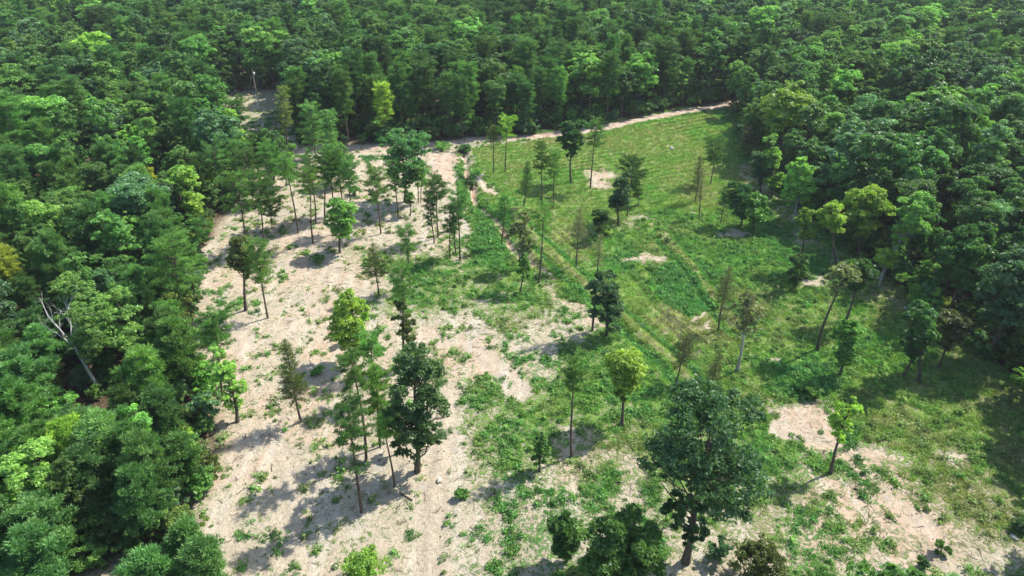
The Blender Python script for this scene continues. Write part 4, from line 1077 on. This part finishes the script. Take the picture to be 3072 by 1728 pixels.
cn = fbm(q[:, 0], q[:, 1], 1.7, 3, 201) - .5; cn2 = fbm(q[:, 0], q[:, 1], 5.0, 3, 211) - .5
inmow = (pmask(q[:, 0], q[:, 1], MOWN, 1) > .5) | (pmask(q[:, 0], q[:, 1], DIAG, 1) > .5)
dens = sstep(.34, .95, vg + cn * 1.9 + cn2 * .6)
u_ = r2.random(len(q)); weed = (u_ < dens * .34 * (.35 + lu) + .25 * (lu > .75) * dens) & (~inmow | (lu > .75)) & (vg > .02)
lone = (r2.random(len(q)) < .10 * sstep(.02, .2, cn) + .004) & (vg > .05) & ~inmow
wk = np.where(weed | lone)[0]
def local_tint(ix, sd, bright=1.):
    rg_ = np.random.default_rng(sd); l_ = np.clip(lu[ix] * 1.15 + cn2[ix] * .9 + rg_.normal(size=len(ix)) * .16, 0, 1)[:, None]
    st_ = (st[ix] - .5)[:, None] * 2 * ((pmask(q[ix, 0], q[ix, 1], MOWN, 1) + pmask(q[ix, 0], q[ix, 1], DIAG, 1)) > .5)[:, None]
    a_, b_, c_ = np.array([.27, .29, .11]), np.array([.155, .30, .045]), np.array([.085, .27, .055])
    t_ = np.where(l_ < .5, a_ + (b_ - a_) * l_ / .5, b_ + (c_ - b_) * (l_ - .5) / .5)
    t_ = t_ * (1 + .35 * st_) * (.8 + .4 * rg_.random(len(ix))[:, None]) * bright
    return np.clip(t_, .01, .6)
ITEMS = [weed_mesh(r2, 20, .42, [.45, .3, .22, .5, .3, .2][t], [.12, .09, .07][t % 3]) for t in range(6)]
scatter('weeds', np.c_[q[wk], height(q[wk, 0], q[wk, 1])], r2.random(len(wk)) * 6.28, .35 + .95 * r2.random(len(wk)) ** 1.8, library_collection('weeds', ITEMS), len(ITEMS),
        'leafy green weeds scattered over the clearing', local_tint(wk, 1) * .8 * np.array([.95, 1.1, .95]) + .2 * np.array([.2, .24, .11]), seed=5)
gk = np.where((r2.random(len(q)) < sstep(.3, .9, vg + cn) * .55))[0]
ITEMS = [tuft_mesh(r2, 26, .38, .26, .035) for c_ in range(5)]
scatter('grass', np.c_[q[gk], height(q[gk, 0], q[gk, 1])], r2.random(len(gk)) * 6.28, .6 + .8 * r2.random(len(gk)), library_collection('grass', ITEMS), len(ITEMS),
        'tufts of short grass across the field and weedy ground', local_tint(gk, 2, 1.25), seed=6)
def stone_mesh(rg, s):
    V = np.array([[1, 0, 0], [0, 1, 0], [-1, 0, 0], [0, -1, 0], [.2, .1, .7], [0, 0, -.3]]) * s * (1 + rg.normal(size=(6, 3)) * .2)
    F = np.array([[0, 1, 4], [1, 2, 4], [2, 3, 4], [3, 0, 4], [1, 0, 5], [2, 1, 5], [3, 2, 5], [0, 3, 5]]); return V, F
items = []
for k in range(4):
    V, F = stone_mesh(r2, .13); items.append(mesh_np('stone', V, [F], [M_ROCK if k < 3 else M_DROCK]))
for k in range(4):
    V, F = tube([(0, 0, .02), (.35, .1, .05), (.8, .05 * k, .04)], [.03, .025, .01], 4); items.append(mesh_np('twig', V, [F], [M_DEADWOOD if k % 2 else M_BARK]))
for k in range(2):
    Wd = Wood(); Lb = .9 + .3 * k
    Wd.add([(0, 0, .04), (Lb * .5, .08, .14), (Lb, -.1 * k, .06)], [.03, .022, .01], 4)
    for j in range(5):
        x0_ = Lb * (.25 + .14 * j); sg = 1 if j % 2 else -1
        Wd.add([(x0_, .05, .1), (x0_ + .16, sg * .18, .10), (x0_ + .28, sg * .3, .05)], [.014, .010, .005], 3)
    V, F = Wd.arrays(); items.append(mesh_np('branch', V, [F], [M_DEADWOOD if k % 2 else M_BARK]))
sk = np.where((r2.random(len(q)) < .055 * (1.2 - vg)))[0]
scatter('stones_and_twigs', np.c_[q[sk], height(q[sk, 0], q[sk, 1])], r2.random(len(sk)) * 6.28, .4 + 1.2 * r2.random(len(sk)) ** 2, library_collection('stones', items), len(items),
        'small stones and broken twigs littering the bare soil', np.ones((len(sk), 3)), seed=8)
print('tris', sum(len(m.polygons) for m in bpy.data.meshes))
print('woods', len(P), 'selected', sel.sum(), 'weeds', len(wk), 'grass', len(gk), 'bushes', n_, kind.tolist().count('broad'))
